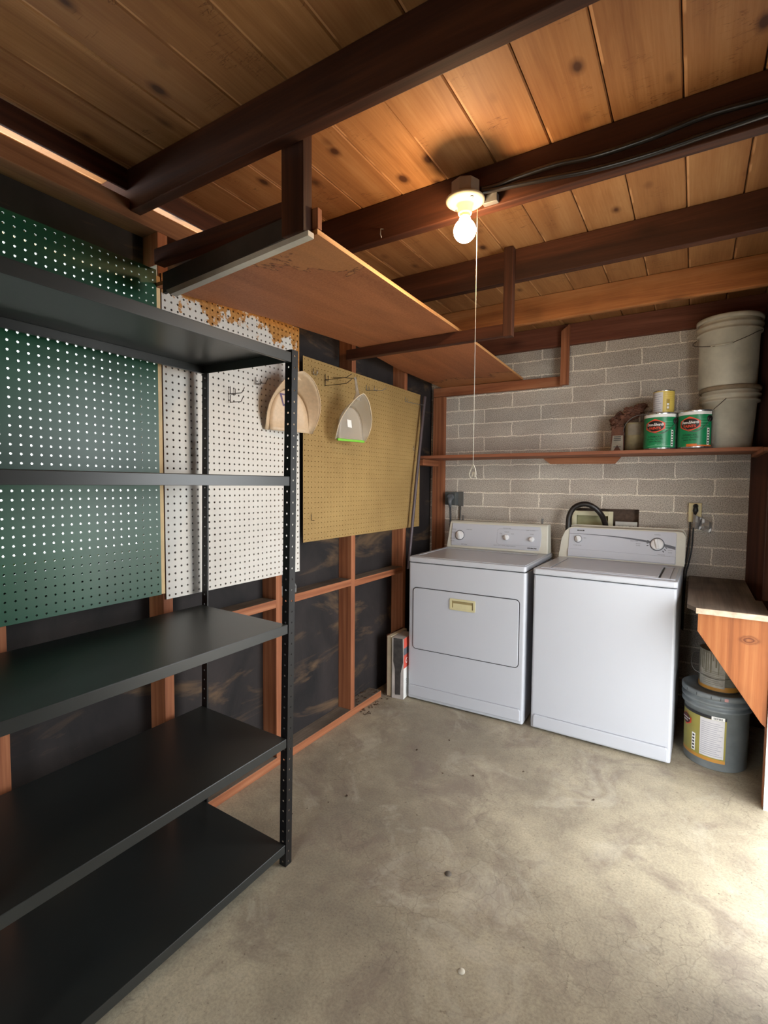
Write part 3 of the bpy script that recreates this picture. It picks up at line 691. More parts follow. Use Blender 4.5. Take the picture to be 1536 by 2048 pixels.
lo_ = [(.385, .30), (.385, .78), (.395, .83), (.66, .83)]
for (a, b), (c, d) in zip(lo_[:-1], lo_[1:]):
    p, q = dpl(a, b, .0066), dpl(c, d, .0066); mb.tube([p, q], .0005, 4)
for a, b in (((.385, .30), (.395, .25)), ((.395, .25), (.67, .25))): mb.tube([dpl(*a, .0066), dpl(*b, .0066)], .0005, 4)
mb.build('panel_outline', greyline_m, face)

# washer
WW, WD, WH = .686, .66, .913
wa = empty('washing_machine', (.9255, -.7469, 0), -.0214)
tag(wa, 'white top-loading washing machine with a curved grey stripe, right of the dryer', 'washing machine')
mb, zt = appliance_body(wa, WW, WD, WH); mb.build('cabinet', [enamel, seamdark_m], wa, bevel=.003)
mb = MB(); mb.prism([(x+WW/2, y+WD/2-.006) for x, y in rrect(WW+.006, WD+.01, .016, 3)], 2, zt+.002, WH-.004); wt = mb.build('top', enamel, wa, bevel=.007)
mb = MB(); mb.prism([(.085, .055), (.600, .055), (.600, .44), (.085, .44)], 2, WH-.004, WH+.003)
lid = mb.build('lid', enamel, wt, bevel=.003)
mb = MB(); rr = .0
for (x0, x1, y0, y1) in ((.030, .075, .03, .47), (.655, .676, .03, .47), (.075, .655, .03, .045), (.075, .655, .455, .47)): mb.box(x0, x1, y0, y1, WH-.004, WH+.001)
mb.build('lid_surround', enamel, wt, bevel=.002)
MB().box(.602, .608, .055, .43, WH-.0045, WH-.0005).build('lid_gap', seamdark_m, wt)
MB().box(.612, .650, .06, .43, WH-.004, WH+.000).build('bleach_door', enamel, wt, bevel=.001)
mb = MB(); mb.prism([(.024, .088), (.664, .088), (.672, .080), (.672, .02), (.016, .02), (.016, .080)], 1, -.009, .001); tpn = mb.build('toe_panel', enamel, wa, bevel=.004)
MB().box(.018, .670, -.0012, .0005, .088, .0905).build('toe_panel_shade_line', greyline_m, tpn)  # painted shadow line above the washer's toe panel
wy0, wz0, wz1 = .565, WH, 1.108; wlean = .036
def wpl(x, s, d=0):
    H_ = wz1-.012-wz0; nn = Vector((0, -H_, wlean)).normalized(); return Vector((x, wy0+wlean*s, wz0+H_*s))+nn*d
wn = Vector((0, -(wz1-.012-wz0), wlean)).normalized()
mb = MB(); back = wy0+.10; R = .03
sec = [(.0, 0), (.012, .62), (.030, .86), (.052, .97), (.075, 1.0)]
prof = [(a, s) for a, s in sec]+[(.686-.03, 1.0), (.686-.010, .985), (.686-.002, .93), (.688, .86), (.688, 0)]
n = len(prof); vs = [wpl(a, s) for a, s in prof]+[(a, back, wz0+(wz1-wz0)*s) for a, s in prof]
mb.add(vs, [tuple(range(n)), tuple(range(n, 2*n))[::-1]]+[(i, (i+1) % n, n+(i+1) % n, n+i) for i in range(n)], 0)
wc = mb.build('console', cream_m, wa, bevel=.006)
mb = MB(); slab(mb, wpl, [(.052, .03), (.648, .03), (.648, .97), (.640, 1.0), (.075, 1.0), (.052, .95)], 0, .005)
wface = mb.build('control_panel', console_m, wc, bevel=.001)
mb = MB(); slab(mb, wpl, [(.052, .02), (.648, .02), (.648, .24), (.052, .28)], .004, .011); mb.build('panel_step', console_m, wface, bevel=.002)
# swoosh
mb = MB(); n = 24; vs = []
for i in range(n+1):
    f = i/n; x = .054+.592*f; s = .80-.02*f-.27*f**3; tk = .012+.085*f**1.6
    vs += [wpl(x, s-tk/2, .0056), wpl(x, s+tk/2, .0056)]
mb.add(vs, [(2*i, 2*i+2, 2*i+3, 2*i+1) for i in range(n)], 0); mb.build('grey_stripe', grey_m, wface)
knob(wc, 'water_level_knob', wpl(.108, .62, .0056), .021, wn, knob_m, grey_m)
knob(wc, 'cycle_dial', wpl(.552, .60, .0056), .034, wn, knob_m, grey_m)
mb = MB()
def P3(px, s0): return lambda x, y: wpl(px+x, s0+y/(wz1-wz0), .0064)
for px, s0, t_ in ((.105, .40, 'WATER LEVEL'), (.148, .66, 'MED'), (.43, .66, 'PERM PRESS'), (.452, .58, 'SHORT'), (.452, .52, 'LONG'), (.552, .90, 'NORMAL'), (.62, .50, 'HEAVY'), (.62, .43, 'LIGHT'), (.62, .36, 'SOAK'), (.575, .28, 'DELICATE'), (.60, .24, 'AUTO SOAK')): flattext(mb, t_, .0080, P3(px, s0))
mb.build('panel_lettering', grey_m, wface)
mb = MB(); slab(mb, wpl, [(.10, .895), (.142, .895), (.142, .935), (.10, .935)], .005, .0058); mb.build('name_plate', ink_m, wface)
mb = MB(); flattext(mb, 'KENMORE', .0065, lambda x, y: wpl(.121+x, .915+y/(wz1-wz0), .0064)); mb.build('maker_name', wht_m, wface)
mb = MB()
for a in (160, 176, 192, -50, -35, -20):
    ar = math.radians(a); c, s = math.cos(ar), math.sin(ar)
    p = [(.552+c*.046-s*.002, .60+(s*.046+c*.002)/.18), (.552+c*.046+s*.002, .60+(s*.046-c*.002)/.18), (.552+c*.056+s*.002, .60+(s*.056-c*.002)/.18), (.552+c*.056-s*.002, .60+(s*.056+c*.002)/.18)]
    slab(mb, wpl, p, .005, .0062)
mb.build('dial_marks', ink_m, wface)

# ------------------------------------------------------------ back wall: shelf, electrics, plumbing
t = empty('wall_shelf', (.9, -.17, 1.551)); tag(t, 'long thin wooden shelf across the block wall, holding the paint cans and pails', 'shelf')
lp(MB().box(-.088, 1.954, -.335, -.041, 1.551, 1.571), t).build('shelf_board', shelfw_m, t, bevel=.001)
lp(MB().box(.038, 1.929, -.0411, -.002, 1.551, 1.571), t).build('shelf_back_edge', shelfw_m, t)
lp(MB().prism([(.776, 1.5505), (.824, 1.512), (1.228, 1.508), (1.262, 1.5505)], 1, -.02, -.0015), t).build('wall_cleat', stud_m[0], t, bevel=.001)

# plumbing box
t = empty('washer_outlet_box', (1.1, 0, 1.05)); tag(t, 'cream plastic washer outlet box set in the block wall behind the washer', 'outlet box')
mb = MB(); bx0, bx1, bz0, bz1 = .974, 1.226, 1.002, 1.200; tw = .030
mb.box(bx0, bx0+tw, -.008, .0, bz0, bz1); mb.box(bx1-tw, bx1, -.008, .0, bz0, bz1); mb.box(bx0+tw, bx1-tw, -.008, 0, bz1-tw, bz1)
lp(mb, t).build('frame', plain('cream_box_frame', (222, 216, 182), .5), t, bevel=.002)
mb = MB(); mb.box(bx0+.02, bx1-.02, .055, .06, bz0, bz1-.02); mb.box(bx0+.02, bx0+.025, 0, .055, bz0, bz1-.02); mb.box(bx1-.025, bx1-.02, 0, .055, bz0, bz1-.02); mb.box(bx0+.025, bx1-.025, 0, .055, bz1-.026, bz1-.02)
lp(mb, t).build('recess', plain('olive_cream_box', (176, 170, 128), .6), t)
mb = MB(); mb.box(1.24, 1.366, -.004, .004, 1.0, 1.138)
for k in range(5): mb.lathe([(.0001, 0), (.0035, 0), (.0035, .002)], 10, (1.262+k*.021, -.0045, 1.108), 1, mat=Matrix.Rotation(PI/2, 4, 'X'))
tag(mb.build('perforated_plate', [plain('white_painted_plate', (206, 204, 196), .5), steel_m]), 'white perforated plate beside the cream outlet box in the wall hole', 'plate')
# drain hose
pts_ = []
ctrl = [(.975, -.12, .98), (.974, -.12, 1.10), (.978, -.12, 1.165), (1.0, -.12, 1.215), (1.04, -.12, 1.243), (1.085, -.12, 1.248), (1.13, -.11, 1.226), (1.165, -.09, 1.185), (1.182, -.05, 1.135), (1.186, -.012, 1.09), (1.186, .02, 1.05)]
def catmull(c, n=6):
    c = [Vector(p) for p in c]; out = []
    for i in range(len(c)-1):
        p0, p1, p2, p3 = c[max(i-1, 0)], c[i], c[i+1], c[min(i+2, len(c)-1)]
        for k in range(n):
            t_ = k/n; out.append(.5*((2*p1)+(-p0+p2)*t_+(2*p0-5*p1+4*p2-p3)*t_*t_+(-p0+3*p1-3*p2+p3)*t_**3))
    out.append(c[-1]); return out
hp = catmull(ctrl, 9)
tag(MB().tube(hp, [.0165+(.0012 if i % 2 else 0) for i in range(len(hp))], 14).build('drain_hose', hose_m), 'thick black drain hose arching over the back of the washer', 'hose')

# dryer power outlet (left)
t = empty('dryer_outlet', (.13, 0, 1.26)); tag(t, 'grey surface outlet box on the block wall behind the dryer, left', 'outlet')
lp(MB().box(.062, .150, -.060, -.001, 1.215, 1.312), t).build('housing', plain('grey_outlet_box', (84, 88, 88), .5), t, bevel=.004)
lp(MB().box(.150, .190, -.012, -.001, 1.205, 1.315), t).build('mounting_plate', steel_m, t, bevel=.001)
t2 = empty('power_cable', (.12, -.07, 1.2)); tag(t2, 'grey plug and cord hanging from the outlet box down behind the dryer', 'cord')
mb = MB(); mb.tube([(.115, -.062, 1.275), (.115, -.085, 1.272)], [.028, .024], 14); mb.tube([(.112, -.082, 1.27), (.113, -.084, 1.235), (.117, -.082, 1.20)], [.022, .016, .009], 10); lp(mb, t2).build('plug', plain('grey_plug', (96, 100, 104), .45), t2)
lp(MB().tube([(.117, -.082, 1.21), (.120, -.08, 1.12), (.122, -.078, .95)], .0075, 8), t2).build('cable', plain('grey_cable', (62, 62, 66), .5), t2)
tag(MB().tube([(.168, -.010, 1.205), (.168, -.010, .95)], .006, 8).build('conduit', steel_m), 'thin bright conduit dropping from the grey outlet box', 'pipe')
for px, lb in ((.225, 'short dark upright prong behind the left of the dryer console'), (.800, 'short dark upright prong behind the right of the dryer console')):
    tag(MB().box(px-.006, px+.006, -.10, -.088, .93, 1.142).build('console_prong', steel_m, bevel=.001), lb, 'bracket', 'prongs behind the dryer console')

# right outlet
t = empty('wall_outlet', (1.672, 0, 1.21)); tag(t, 'cream wall outlet plate on the block wall right of the washer', 'outlet')
lp(MB().box(1.640, 1.706, -.032, -.001, 1.155, 1.268), t).build('face_plate', plain('aged_outlet_plate', (212, 194, 140), .45), t, bevel=.002)
lp(MB().box(1.654, 1.692, -.034, -.032, 1.215, 1.256), t).build('socket', cream2_m, t, bevel=.001)
t = empty('power_cable', (1.67, -.05, 1.15)); tag(t, 'black plug with a pair of cords running down behind the corner bench', 'cord')
mb = MB(); mb.tube([(1.675, -.034, 1.250), (1.675, -.055, 1.248)], [.014, .012], 10); mb.tube([(1.675, -.050, 1.262), (1.675, -.055, 1.225), (1.672, -.052, 1.198)], [.008, .015, .006], 10); lp(mb, t).build('plug', black_m, t)
lp(MB().tube(catmull([(1.672, -.05, 1.20), (1.668, -.045, 1.14), (1.664, -.04, 1.0), (1.650, -.04, .9), (1.638, -.04, .81), (1.634, -.04, .5)]), .0042, 8), t).build('cable', black_m, t)
lp(MB().tube(catmull([(1.650, -.022, 1.155), (1.649, -.02, 1.05), (1.640, -.02, .95), (1.630, -.02, .85), (1.626, -.02, .5)]), .0036, 8), t).build('cable', black_m, t)
t = empty('cord_tag', (1.69, -.06, 1.17)); tag(t, 'crinkled silvery tape tag wrapped round the black cord below the outlet', 'tag')
mb = MB(); random.seed(3); nx_, nz_ = 9, 5; vs = []
for i in range(nx_):
    for j in range(nz_):
        u, v = i/(nx_-1), j/(nz_-1)
        vs.append((1.664+.092*u-.0*v, -.058-.006*math.sin(u*9)+random.uniform(-.003, .003), 1.125+.062*v-.030*u+(.018*v*(1-u))))
mb.add(vs, [(i*nz_+j, (i+1)*nz_+j, (i+1)*nz_+j+1, i*nz_+j+1) for i in range(nx_-1) for j in range(nz_-1)], 0, False)
tg = lp(mb, t).build('tape', tape_m, t); sm = tg.modifiers.new('solid', 'SOLIDIFY'); sm.thickness = .001
lp(MB().prism([(1.690, 1.116), (1.694, 1.115), (1.706, 1.166), (1.702, 1.168)], 1, -.070, -.066), t).build('black_stripe', ink_m, t)

# ------------------------------------------------------------ things on the wall shelf
SZ = 1.5715
def bail(parent, pts, r=.0014, mat=wire_m): return lp(MB().tube(catmull(pts, 6), r, 6), parent).build('wire_handle', mat, parent)
def gallon(cx, cy, z, rz, label, order):
    t = empty('paint_can', (cx, cy, z)); tag(t, label, 'paint can', 'green gallon paint cans on the wall shelf')
    R, H = .0843, .203
    MB().lathe([(.0001, .001), (R-.001, .001), (R, .003), (R, H-.006), (R+.001, H-.003), (R-.002, H), (R-.010, H-.002), (R-.012, H-.007), (.0001, H-.007)], 64).build('body', chrome_m, t)
    a_ = rz
    mb = MB(); cylpatch(mb, 0, 0, R+.0006, a_-2.6, a_+1.02, .008, H-.026, 0, 50); lab = mb.build('label', green_can, t)
    mb = MB(); cylpatch(mb, 0, 0, R+.0008, a_-2.6, a_+1.02, H-.026, H-.010, 0, 50); mb.build('white_band', wht_m, lab)
    if order: mb = MB(); cylpatch(mb, 0, 0, R+.0009, a_-.45, a_+1.02, .008, .016, 0, 30); cylpatch(mb, 0, 0, R+.0009, a_-.45, a_+.15, .016, .022, 0, 20); mb.build('orange_band', orange_m, lab)
    # emblem: red hexagon border, black oval, lettering
    ec, ez = a_-.30, .128
    def wrapP(x, y, d): rr_ = R+d; return (rr_*math.sin(ec+x/R), -rr_*math.cos(ec+x/R), ez+y)
    def disc(shape, d, mat, name):
        sh2 = []
        for i in range(len(shape)):
            p, q = shape[i], shape[(i+1) % len(shape)]; ns_ = max(1, int(math.hypot(p[0]-q[0], p[1]-q[1])/.006))
            sh2 += [(p[0]+(q[0]-p[0])*k/ns_, p[1]+(q[1]-p[1])*k/ns_) for k in range(ns_)]
        shape = sh2
        m_ = MB(); n = len(shape); rings = 7; vs = []
        for k in range(rings):
            f = 1-k/rings
            vs += [wrapP(x*f, y*f, d) for x, y in shape]
        vs.append(wrapP(0, 0, d)); fs = [(k*n+i, k*n+(i+1) % n, (k+1)*n+(i+1) % n, (k+1)*n+i) for k in range(rings-1) for i in range(n)]+[((rings-1)*n+i, (rings-1)*n+(i+1) % n, rings*n) for i in range(n)]
        m_.add(vs, fs, 0, True); return m_.build(name, mat, lab)
    hexa = [(.052, -.016), (.052, .016), (.030, .027), (0, .040), (-.030, .027), (-.052, .016), (-.052, -.016), (-.030, -.027), (0, -.040), (.030, -.027)]
    disc(hexa, .0010, red_m, 'emblem_border')
    disc([(.0455*math.cos(2*PI*k/32), .029*math.sin(2*PI*k/32)) for k in range(32)], .0013, blk_m, 'emblem_oval')
    mb = MB(); wraptext(mb, 'Dunn-Edwards', .0205, 0, 0, R+.0019, ec+.005, ez+.008, 0, .35, .0005, .70); mb.build('emblem_script', wht_m, lab)
    mb = MB(); wraptext(mb, 'PAINTS', .019, 0, 0, R+.0019, ec, ez-.0125, 0, 0, .0006, 1.0); mb.build('emblem_word', red_m, lab)
    mb = MB()
    for i, (s_, sz) in enumerate((('SUPREMACRYL', .013), ('Low Odor - Zero VOC', .0105), ('Interior Flat Paint', .0105))): wraptext(mb, s_, sz, 0, 0, R+.0014, a_-.28, .069-i*.013, 0, 0, .0003, .85)
    mb.build('label_text', plain('dark_green_print', (10, 60, 40), .5), lab)
    mb = MB()
    for i in range(4): cylpatch(mb, 0, 0, R+.0012, a_+.30, a_+.78, .150-i*.014, .1512-i*.014, 0, 8)
    if not order: cylpatch(mb, 0, 0, R+.0012, a_-.75, a_+.75, .018, .0195, 0, 20); wraptext(mb, 'NET CONTENTS', .007, 0, 0, R+.0014, a_+.05, .026)
    mb.build('label_lines', plain('pale_green_print', (150, 214, 180), .5), lab)
    mb = MB(); cylpatch(mb, 0, 0, R+.0012, a_+.70, a_+.86, .015, .105, 0, 4); sl = mb.build('side_label', wht_m, lab)
    mb = MB()
    for i in range(6): cylpatch(mb, 0, 0, R+.0016, a_+.73, a_+.83, .021+i*.014, .028+i*.014, 0, 3)
    mb.build('side_marks', ink_m, sl)
    # handle ear and wire
    ea = a_+.86 if order else a_+1.02
    er = Vector((math.sin(ea), -math.cos(ea), 0)); q = er.to_track_quat('Z', 'Y').to_matrix().to_4x4(); q.translation = er*R+Vector((0, 0, .155))
    MB().lathe([(.017, 0), (.017, .003), (.012, .006), (.0001, .006)], 20, mat=q).build('handle_ear', black_m, t)
    e0 = er*(R+.006)+Vector((0, 0, .155))
    P_ = [e0]
    for k in range(1, 9):
        a = ea-(1.75 if not order else 1.5)*k/8; rr_ = R+.010+.004*math.sin(PI*k/8)
        z_ = .155-.070*math.sin(PI*min(k/8*.85, 1))-(0 if not order else 0)
        P_.append(Vector((rr_*math.sin(a), -rr_*math.cos(a), z_)))
    MB().tube(catmull([tuple(p) for p in P_], 5), .0016, 6).build('wire_handle', steel_m, t)
    return t
gallon(1.490, -.262, SZ, .0, 'green gallon paint can standing under the small yellow can', 0)
gallon(1.660, -.288, SZ, -.06, 'green gallon paint can right of its twin, in front of the white pails', 1)
# small yellow can on the first gallon
t = empty('small_yellow_can', (1.499, -.245, SZ+.2035)); tag(t, 'small yellow paint can stacked on top of a green gallon can', 'paint can')
R, H = .0535, .128
MB().lathe([(.0001, 0), (R, 0), (R, H-.003), (R+.001, H), (R-.006, H), (R-.008, H-.005), (.0001, H-.005)], 48).build('body', chrome_m, t)
mb = MB(); cylpatch(mb, 0, 0, R+.0006, -1.6, 1.5, .004, H-.006, 0, 40); yl = mb.build('label', yel_m, t)
mb = MB(); cylpatch(mb, 0, 0, R+.0009, -1.3, -.02, .006, H-.010, 0, 20); wl = mb.build('white_panel', lightlabel_m, yl)
mb = MB()
for i in range(8): cylpatch(mb, 0, 0, R+.0012, -1.15, -.15-.12*(i % 3), .018+i*.012, .021+i*.012, 0, 10)
mb.build('text_lines', greyline_m, wl)
mb = MB()
for i in range(5): cylpatch(mb, 0, 0, R+.0012, .12, 1.0, .070+i*.010, .0712+i*.010, 0, 10)
mb.build('label_lines', amber_m, yl)
mb = MB(); cylpatch(mb, 0, 0, R+.0012, .30, .62, .018, .076, 0, 6); mb2 = mb.build('icon_panel', plain('ochre_print', (170, 140, 50), .5), yl)
mb = MB(); cylpatch(mb, 0, 0, R+.0016, .36, .56, .024, .036, 0, 4); cylpatch(mb, 0, 0, R+.0016, .36, .56, .042, .054, 0, 4); mb.build('icon', wht_m, mb2)
# dim can with wire handle
t = empty('old_paint_can', (1.352, -.140, SZ)); tag(t, 'dusty olive-grey can with a wire bail, left of the green paint cans', 'paint can')
R, H = .058, .172
MB().lathe([(.0001, 0), (R, 0), (R, H-.003), (R+.0012, H), (R-.006, H), (R-.008, H-.004), (.0001, H-.004)], 48).build('body', plain('dusty_olive_tin', (150, 138, 106), .6, .1, grime=.25, gs=20), t)
mb = MB(); cylpatch(mb, 0, 0, R+.0006, -.7, .55, .098, .162, 0, 20); mb.build('paper_label', bagwhite_m, t)
MB().tube(catmull([(-.060, -.01, .11), (-.064, -.03, .125), (-.050, -.05, .165), (-.015, -.055, .200), (.03, -.05, .215), (.065, -.045, .212)], 6), .0018, 6).build('wire_handle', steel_m, t)
MB().lathe([(.010, 0), (.010, .003), (.0001, .004)], 12, mat=Matrix.Translation((-.058, -.01, .11)) @ Matrix.Rotation(-PI/2, 4, 'Y')).build('handle_ear', steel_m, t)
# crumpled paper sack
random.seed(11)
t = empty('crumpled_paper_bag', (1.256, -.13, SZ)); tag(t, 'crumpled brown paper sack folded over at the top, leftmost on the wall shelf', 'bag')
mb = MB(); mb.add([(x*f, y*f, z) for f, z in ((1, 0), (1.02, .07), (.94, .15)) for x, y in ((-.036, -.040), (0, -.042), (.036, -.040), (.037, 0), (.036, .040), (0, .042), (-.036, .040), (-.037, 0))], [(i*8+k, i*8+(k+1) % 8, i*8+8+(k+1) % 8, i*8+8+k) for i in range(2) for k in range(8)]+[tuple(range(8))[::-1]], 0)
import bmesh
for (lx, ly, lz, rx, ry, rz_) in ((-.004, 0, .155, .040, .044, .030), (-.012, -.005, .190, .038, .036, .034), (.028, -.01, .203, .050, .040, .030), (.066, -.012, .222, .048, .036, .026), (.095, -.005, .248, .044, .030, .026), (.120, .0, .272, .034, .024, .018), (.055, -.02, .252, .030, .022, .020), (.002, .0, .228, .020, .018, .022)):
    bm = bmesh.new(); bmesh.ops.create_icosphere(bm, subdivisions=3, radius=1)
    vs = []
    for v in bm.verts:
        f = 1+.22*math.sin(v.co.x*7+lx*90)*math.sin(v.co.z*9+lz*50)+random.uniform(-.10, .10); vs.append((lx+v.co.x*f*rx, ly+v.co.y*f*ry, lz+v.co.z*f*rz_))
    mb.add(vs, [tuple(v.index for v in f.verts) for f in bm.faces], 0); bm.free()
mb.build('sack', paperbag_m, t)
mb = MB(); mb.add([(-.034, -.041, .01), (.033, -.041, .01), (.031, -.045, .10), (-.026, -.045, .10)], [(0, 1, 2, 3)]); pnl = mb.build('printed_panel', bagwhite_m, t)
mb = MB()
for z_ in (.03, .07, .08, .09): mb.add([(-.02, -.0455, z_), (.02, -.0455, z_), (.02, -.0458, z_+.004), (-.02, -.0458, z_+.004)], [(0, 1, 2, 3)])
mb.build('print_lines', ink_m, pnl)
# pails
def pail(name, cx, cy, z, H, r0, r1, mats, label, group, lid=True):
    t = empty(name, (cx, cy, z)); tag(t, label, 'pail', group)
    b = [(.0001, 0), (r0-.004, 0), (r0, .004), (r0+(r1-.012-r0)*.78, H-.085), (r1-.002, H-.084), (r1-.001, H-.074), (r1-.013, H-.071), (r1-.012, H-.056), (r1, H-.053), (r1+.001, H-.043), (r1-.012, H-.040), (r1-.011, H-.02)]
    MB().lathe(b, 64).build('body', mats[0], t)
    MB().lathe([(r1-.010, H-.024), (r1+.001, H-.024), (r1+.002, H-.004), (r1-.004, H), (r1-.012, H), (r1-.016, H-.006), (.0001, H-.006)], 64).build('lid', mats[1], t)
    return t
t = pail('storage_pail', 1.811, -.150, SZ, .335, .110, .142, (pail_m, paillid_m), 'off-white plastic pail on the shelf end, under the other pail', 'off-white pails on the wall shelf')
MB().tube(catmull([(-.02, -.143, .262), (-.045, -.152, .235), (-.075, -.146, .205), (-.098, -.135, .175)], 5), .002, 6).build('wire_handle', wire_m, t)
t = pail('storage_pail', 1.797, -.158, SZ+.3355, .370, .135, .153, (pail_m, pail_m), 'off-white plastic pail stacked on top of the lower pail, near the ceiling', 'off-white pails on the wall shelf')
MB().tube(catmull([(-.150, .03, .282), (-.168, -.02, .255), (-.150, -.09, .225), (-.09, -.165, .200), (-.04, -.178, .198), (.01, -.178, .203), (.02, -.176, .208), (.07, -.16, .230), (.12, -.10, .265), (.148, -.02, .29)], 5), .0018, 6).build('wire_handle', wire_m, t)
MB().tube([(-.085, -.168, .201), (-.04, -.181, .198), (.012, -.181, .204)], .005, 8).build('hand_grip', pail_m, t)

# ------------------------------------------------------------ corner bench on the right
t = empty('corner_bench', (1.8, -.45, .79)); tag(t, 'small worn corner bench with a triangular plywood bracket, right of the washer', 'bench')
mb = MB(); mb.prism([(1.655, -.002), (1.655, -.870), (1.690, -.93), (1.954, -.925), (1.954, -.605), (1.929, -.6), (1.929, -.002)], 2, .812, .830); lp(mb, t).build('bench_top', worn_m, t, bevel=.001)
lp(MB().box(1.690, 1.954, -.936, -.926, .806, .8295), t).build('front_edge', plain('pale_worn_edge', (190, 170, 146), .7, grime=.25, gs=30), t)
lp(MB().prism([(1.698, .8115), (1.698, .725), (1.938, .368), (1.956, .350), (1.956, .8115)], 1, -.922, -.905), t).build('bracket', gusset_m, t, bevel=.001)
lp(MB().prism([(1.698, .8115), (1.698, .725), (1.938, .368), (1.929, .36), (1.929, .8115)], 1, -.30, -.285), t).build('rear_bracket', gusset_m, t)
# floor pail + can
t = pail('paint_pail', 1.797, -.560, 0.001, .372, .133, .150, (gpail_m, gpail_m), 'grey paint pail with gold label on the floor under the corner bench', None)
def rr0(z): return .133+(.138-.133)*.78*z/.287
mb = MB(); cylpatch(mb, 0, 0, rr0(.045)+.0012, -1.45, .28, .045, .262, 0, 40, rr0(.262)+.0012); gl = mb.build('label', gold_m, t)
mb = MB(); cylpatch(mb, 0, 0, rr0(.25)+.0018, -1.45, .28, .250, .264, 0, 40); mb.build('black_band', ink_m, gl)
mb = MB(); cylpatch(mb, 0, 0, rr0(.05)+.0016, -1.45, .28, .040, .056, 0, 40); mb.build('amber_band', amber_m, gl)
mb = MB(); cylpatch(mb, 0, 0, rr0(.06)+.0020, -.52, .22, .062, .248, 0, 20, rr0(.248)+.0020); wl = mb.build('text_panel', lightlabel_m, gl)
mb = MB()
for i in range(17):
    cylpatch(mb, 0, 0, rr0(.2)+.0026, -.48, .18-.22*((i*7) % 5)/5, .072+i*.0098, .0745+i*.0098, 0, 10)
mb.build('text_lines', greyline_m, wl)
mb = MB(); cylpatch(mb, 0, 0, rr0(.25)+.0024, -.17, .22, .249, .266, 0, 10); bc = mb.build('bar_code_label', wht_m, gl)
mb = MB()
for k in range(12): cylpatch(mb, 0, 0, rr0(.25)+.0028, -.11+k*.022, -.11+k*.022+.008+.004*(k % 3), .252, .262, 0, 1)
mb.build('bars', ink_m, bc)
mb = MB(); cylpatch(mb, 0, 0, rr0(.1)+.0022, -.82, -.68, .066, .152, 0, 5); sl = mb.build('side_marks_label', wht_m, gl)
mb = MB()
for i in range(5): cylpatch(mb, 0, 0, rr0(.1)+.0027, -.79, -.71, .072+i*.016, .081+i*.016, 0, 3)
mb.build('side_marks', ink_m, sl)
R = rr0(.2)
def pe(x, y, d): return ((R+d)*math.sin(-1.12+x/R), -(R+d)*math.cos(-1.12+x/R), .205+y)
mb = MB(); hx_ = [(.036, -.012), (.036, .012), (0, .034), (-.036, .012), (-.036, -.012), (0, -.034)]; mb.add([pe(x, y, .003) for x, y in hx_], [(0, 1, 2, 3, 4, 5)]); mb.build('emblem_border', red_m, gl)
mb = MB(); mb.add([pe(.030*math.cos(2*PI*k/24), .024*math.sin(2*PI*k/24), .005) for k in range(24)], [tuple(range(24))]); eo = mb.build('emblem_oval', plain('maroon_print', (80, 22, 20), .5), gl)
mb = MB(); vs, fs = textmesh('Dunn-Edwards', .010, .3, .0002); mb.add([pe(x, y+.005, .0062) for x, y, _ in vs], fs); vs, fs = textmesh('PAINTS', .010, 0, .0002); mb.add([pe(x, y-.009, .0062) for x, y, _ in vs], fs, 0); mb.build('emblem_lettering', wht_m, eo)
mb = MB()
for a in (-1.0, -.62, -.2, .05): cylpatch(mb, 0, 0, .1528, a, a+.018, .352, .366, 0, 1)
mb.build('rim_slots', ink_m, t)
mb = MB(); cylpatch(mb, 0, 0, .1535, .16, .26, .352, .366, 0, 4); mb.build('pink_sticker', plain('pink_sticker', (206, 150, 148), .5), t)
t = empty('drippy_paint_can', (1.803, -.56, .368)); tag(t, 'drip-stained gallon paint can sitting on the grey floor pail', 'paint can')
R, H = .0865, .195
MB().lathe([(.0001, 0), (R, 0), (R, H-.004), (R+.0012, H), (R-.006, H), (R-.009, H-.006), (.0001, H-.006)], 56).build('body', plain('stained_tin', (136, 132, 120), .55, .1, grime=.3, gs=28), t)
mb = MB(); cylpatch(mb, 0, 0, R+.0008, -1.6, 1.2, .006, .030, 0, 36); mb.build('gold_band', amber_m, t)
mb = MB(); cylpatch(mb, 0, 0, R+.001, -1.2, .22, .022, H-.012, 0, 30); lb_ = mb.build('label', plain('grimy_pale_label', (170, 166, 156), .6, grime=.18, gs=30), t)
mb = MB(); random.seed(5)
for i in range(9):
    a = -1.15+i*.13; L = random.uniform(.03, .10); cylpatch(mb, 0, 0, R+.002, a, a+.05+.03*(i % 2), H-.012-L, H-.004, 0, 2)
for i in range(8): cylpatch(mb, 0, 0, R+.0016, -.9, .15-.1*(i % 3), .035+.009*i, .037+.009*i, 0, 8)
mb.build('paint_drips', plain('olive_drips', (120, 116, 98), .5), lb_)
MB().tube(catmull([(-.088, .03, .15), (-.112, .0, .15), (-.122, -.03, .12), (-.108, -.05, .085), (-.08, -.062, .075), (-.03, -.09, .066), (.02, -.095, .07), (.06, -.078, .088)], 5), .0016, 6).build('wire_handle', steel_m, t)

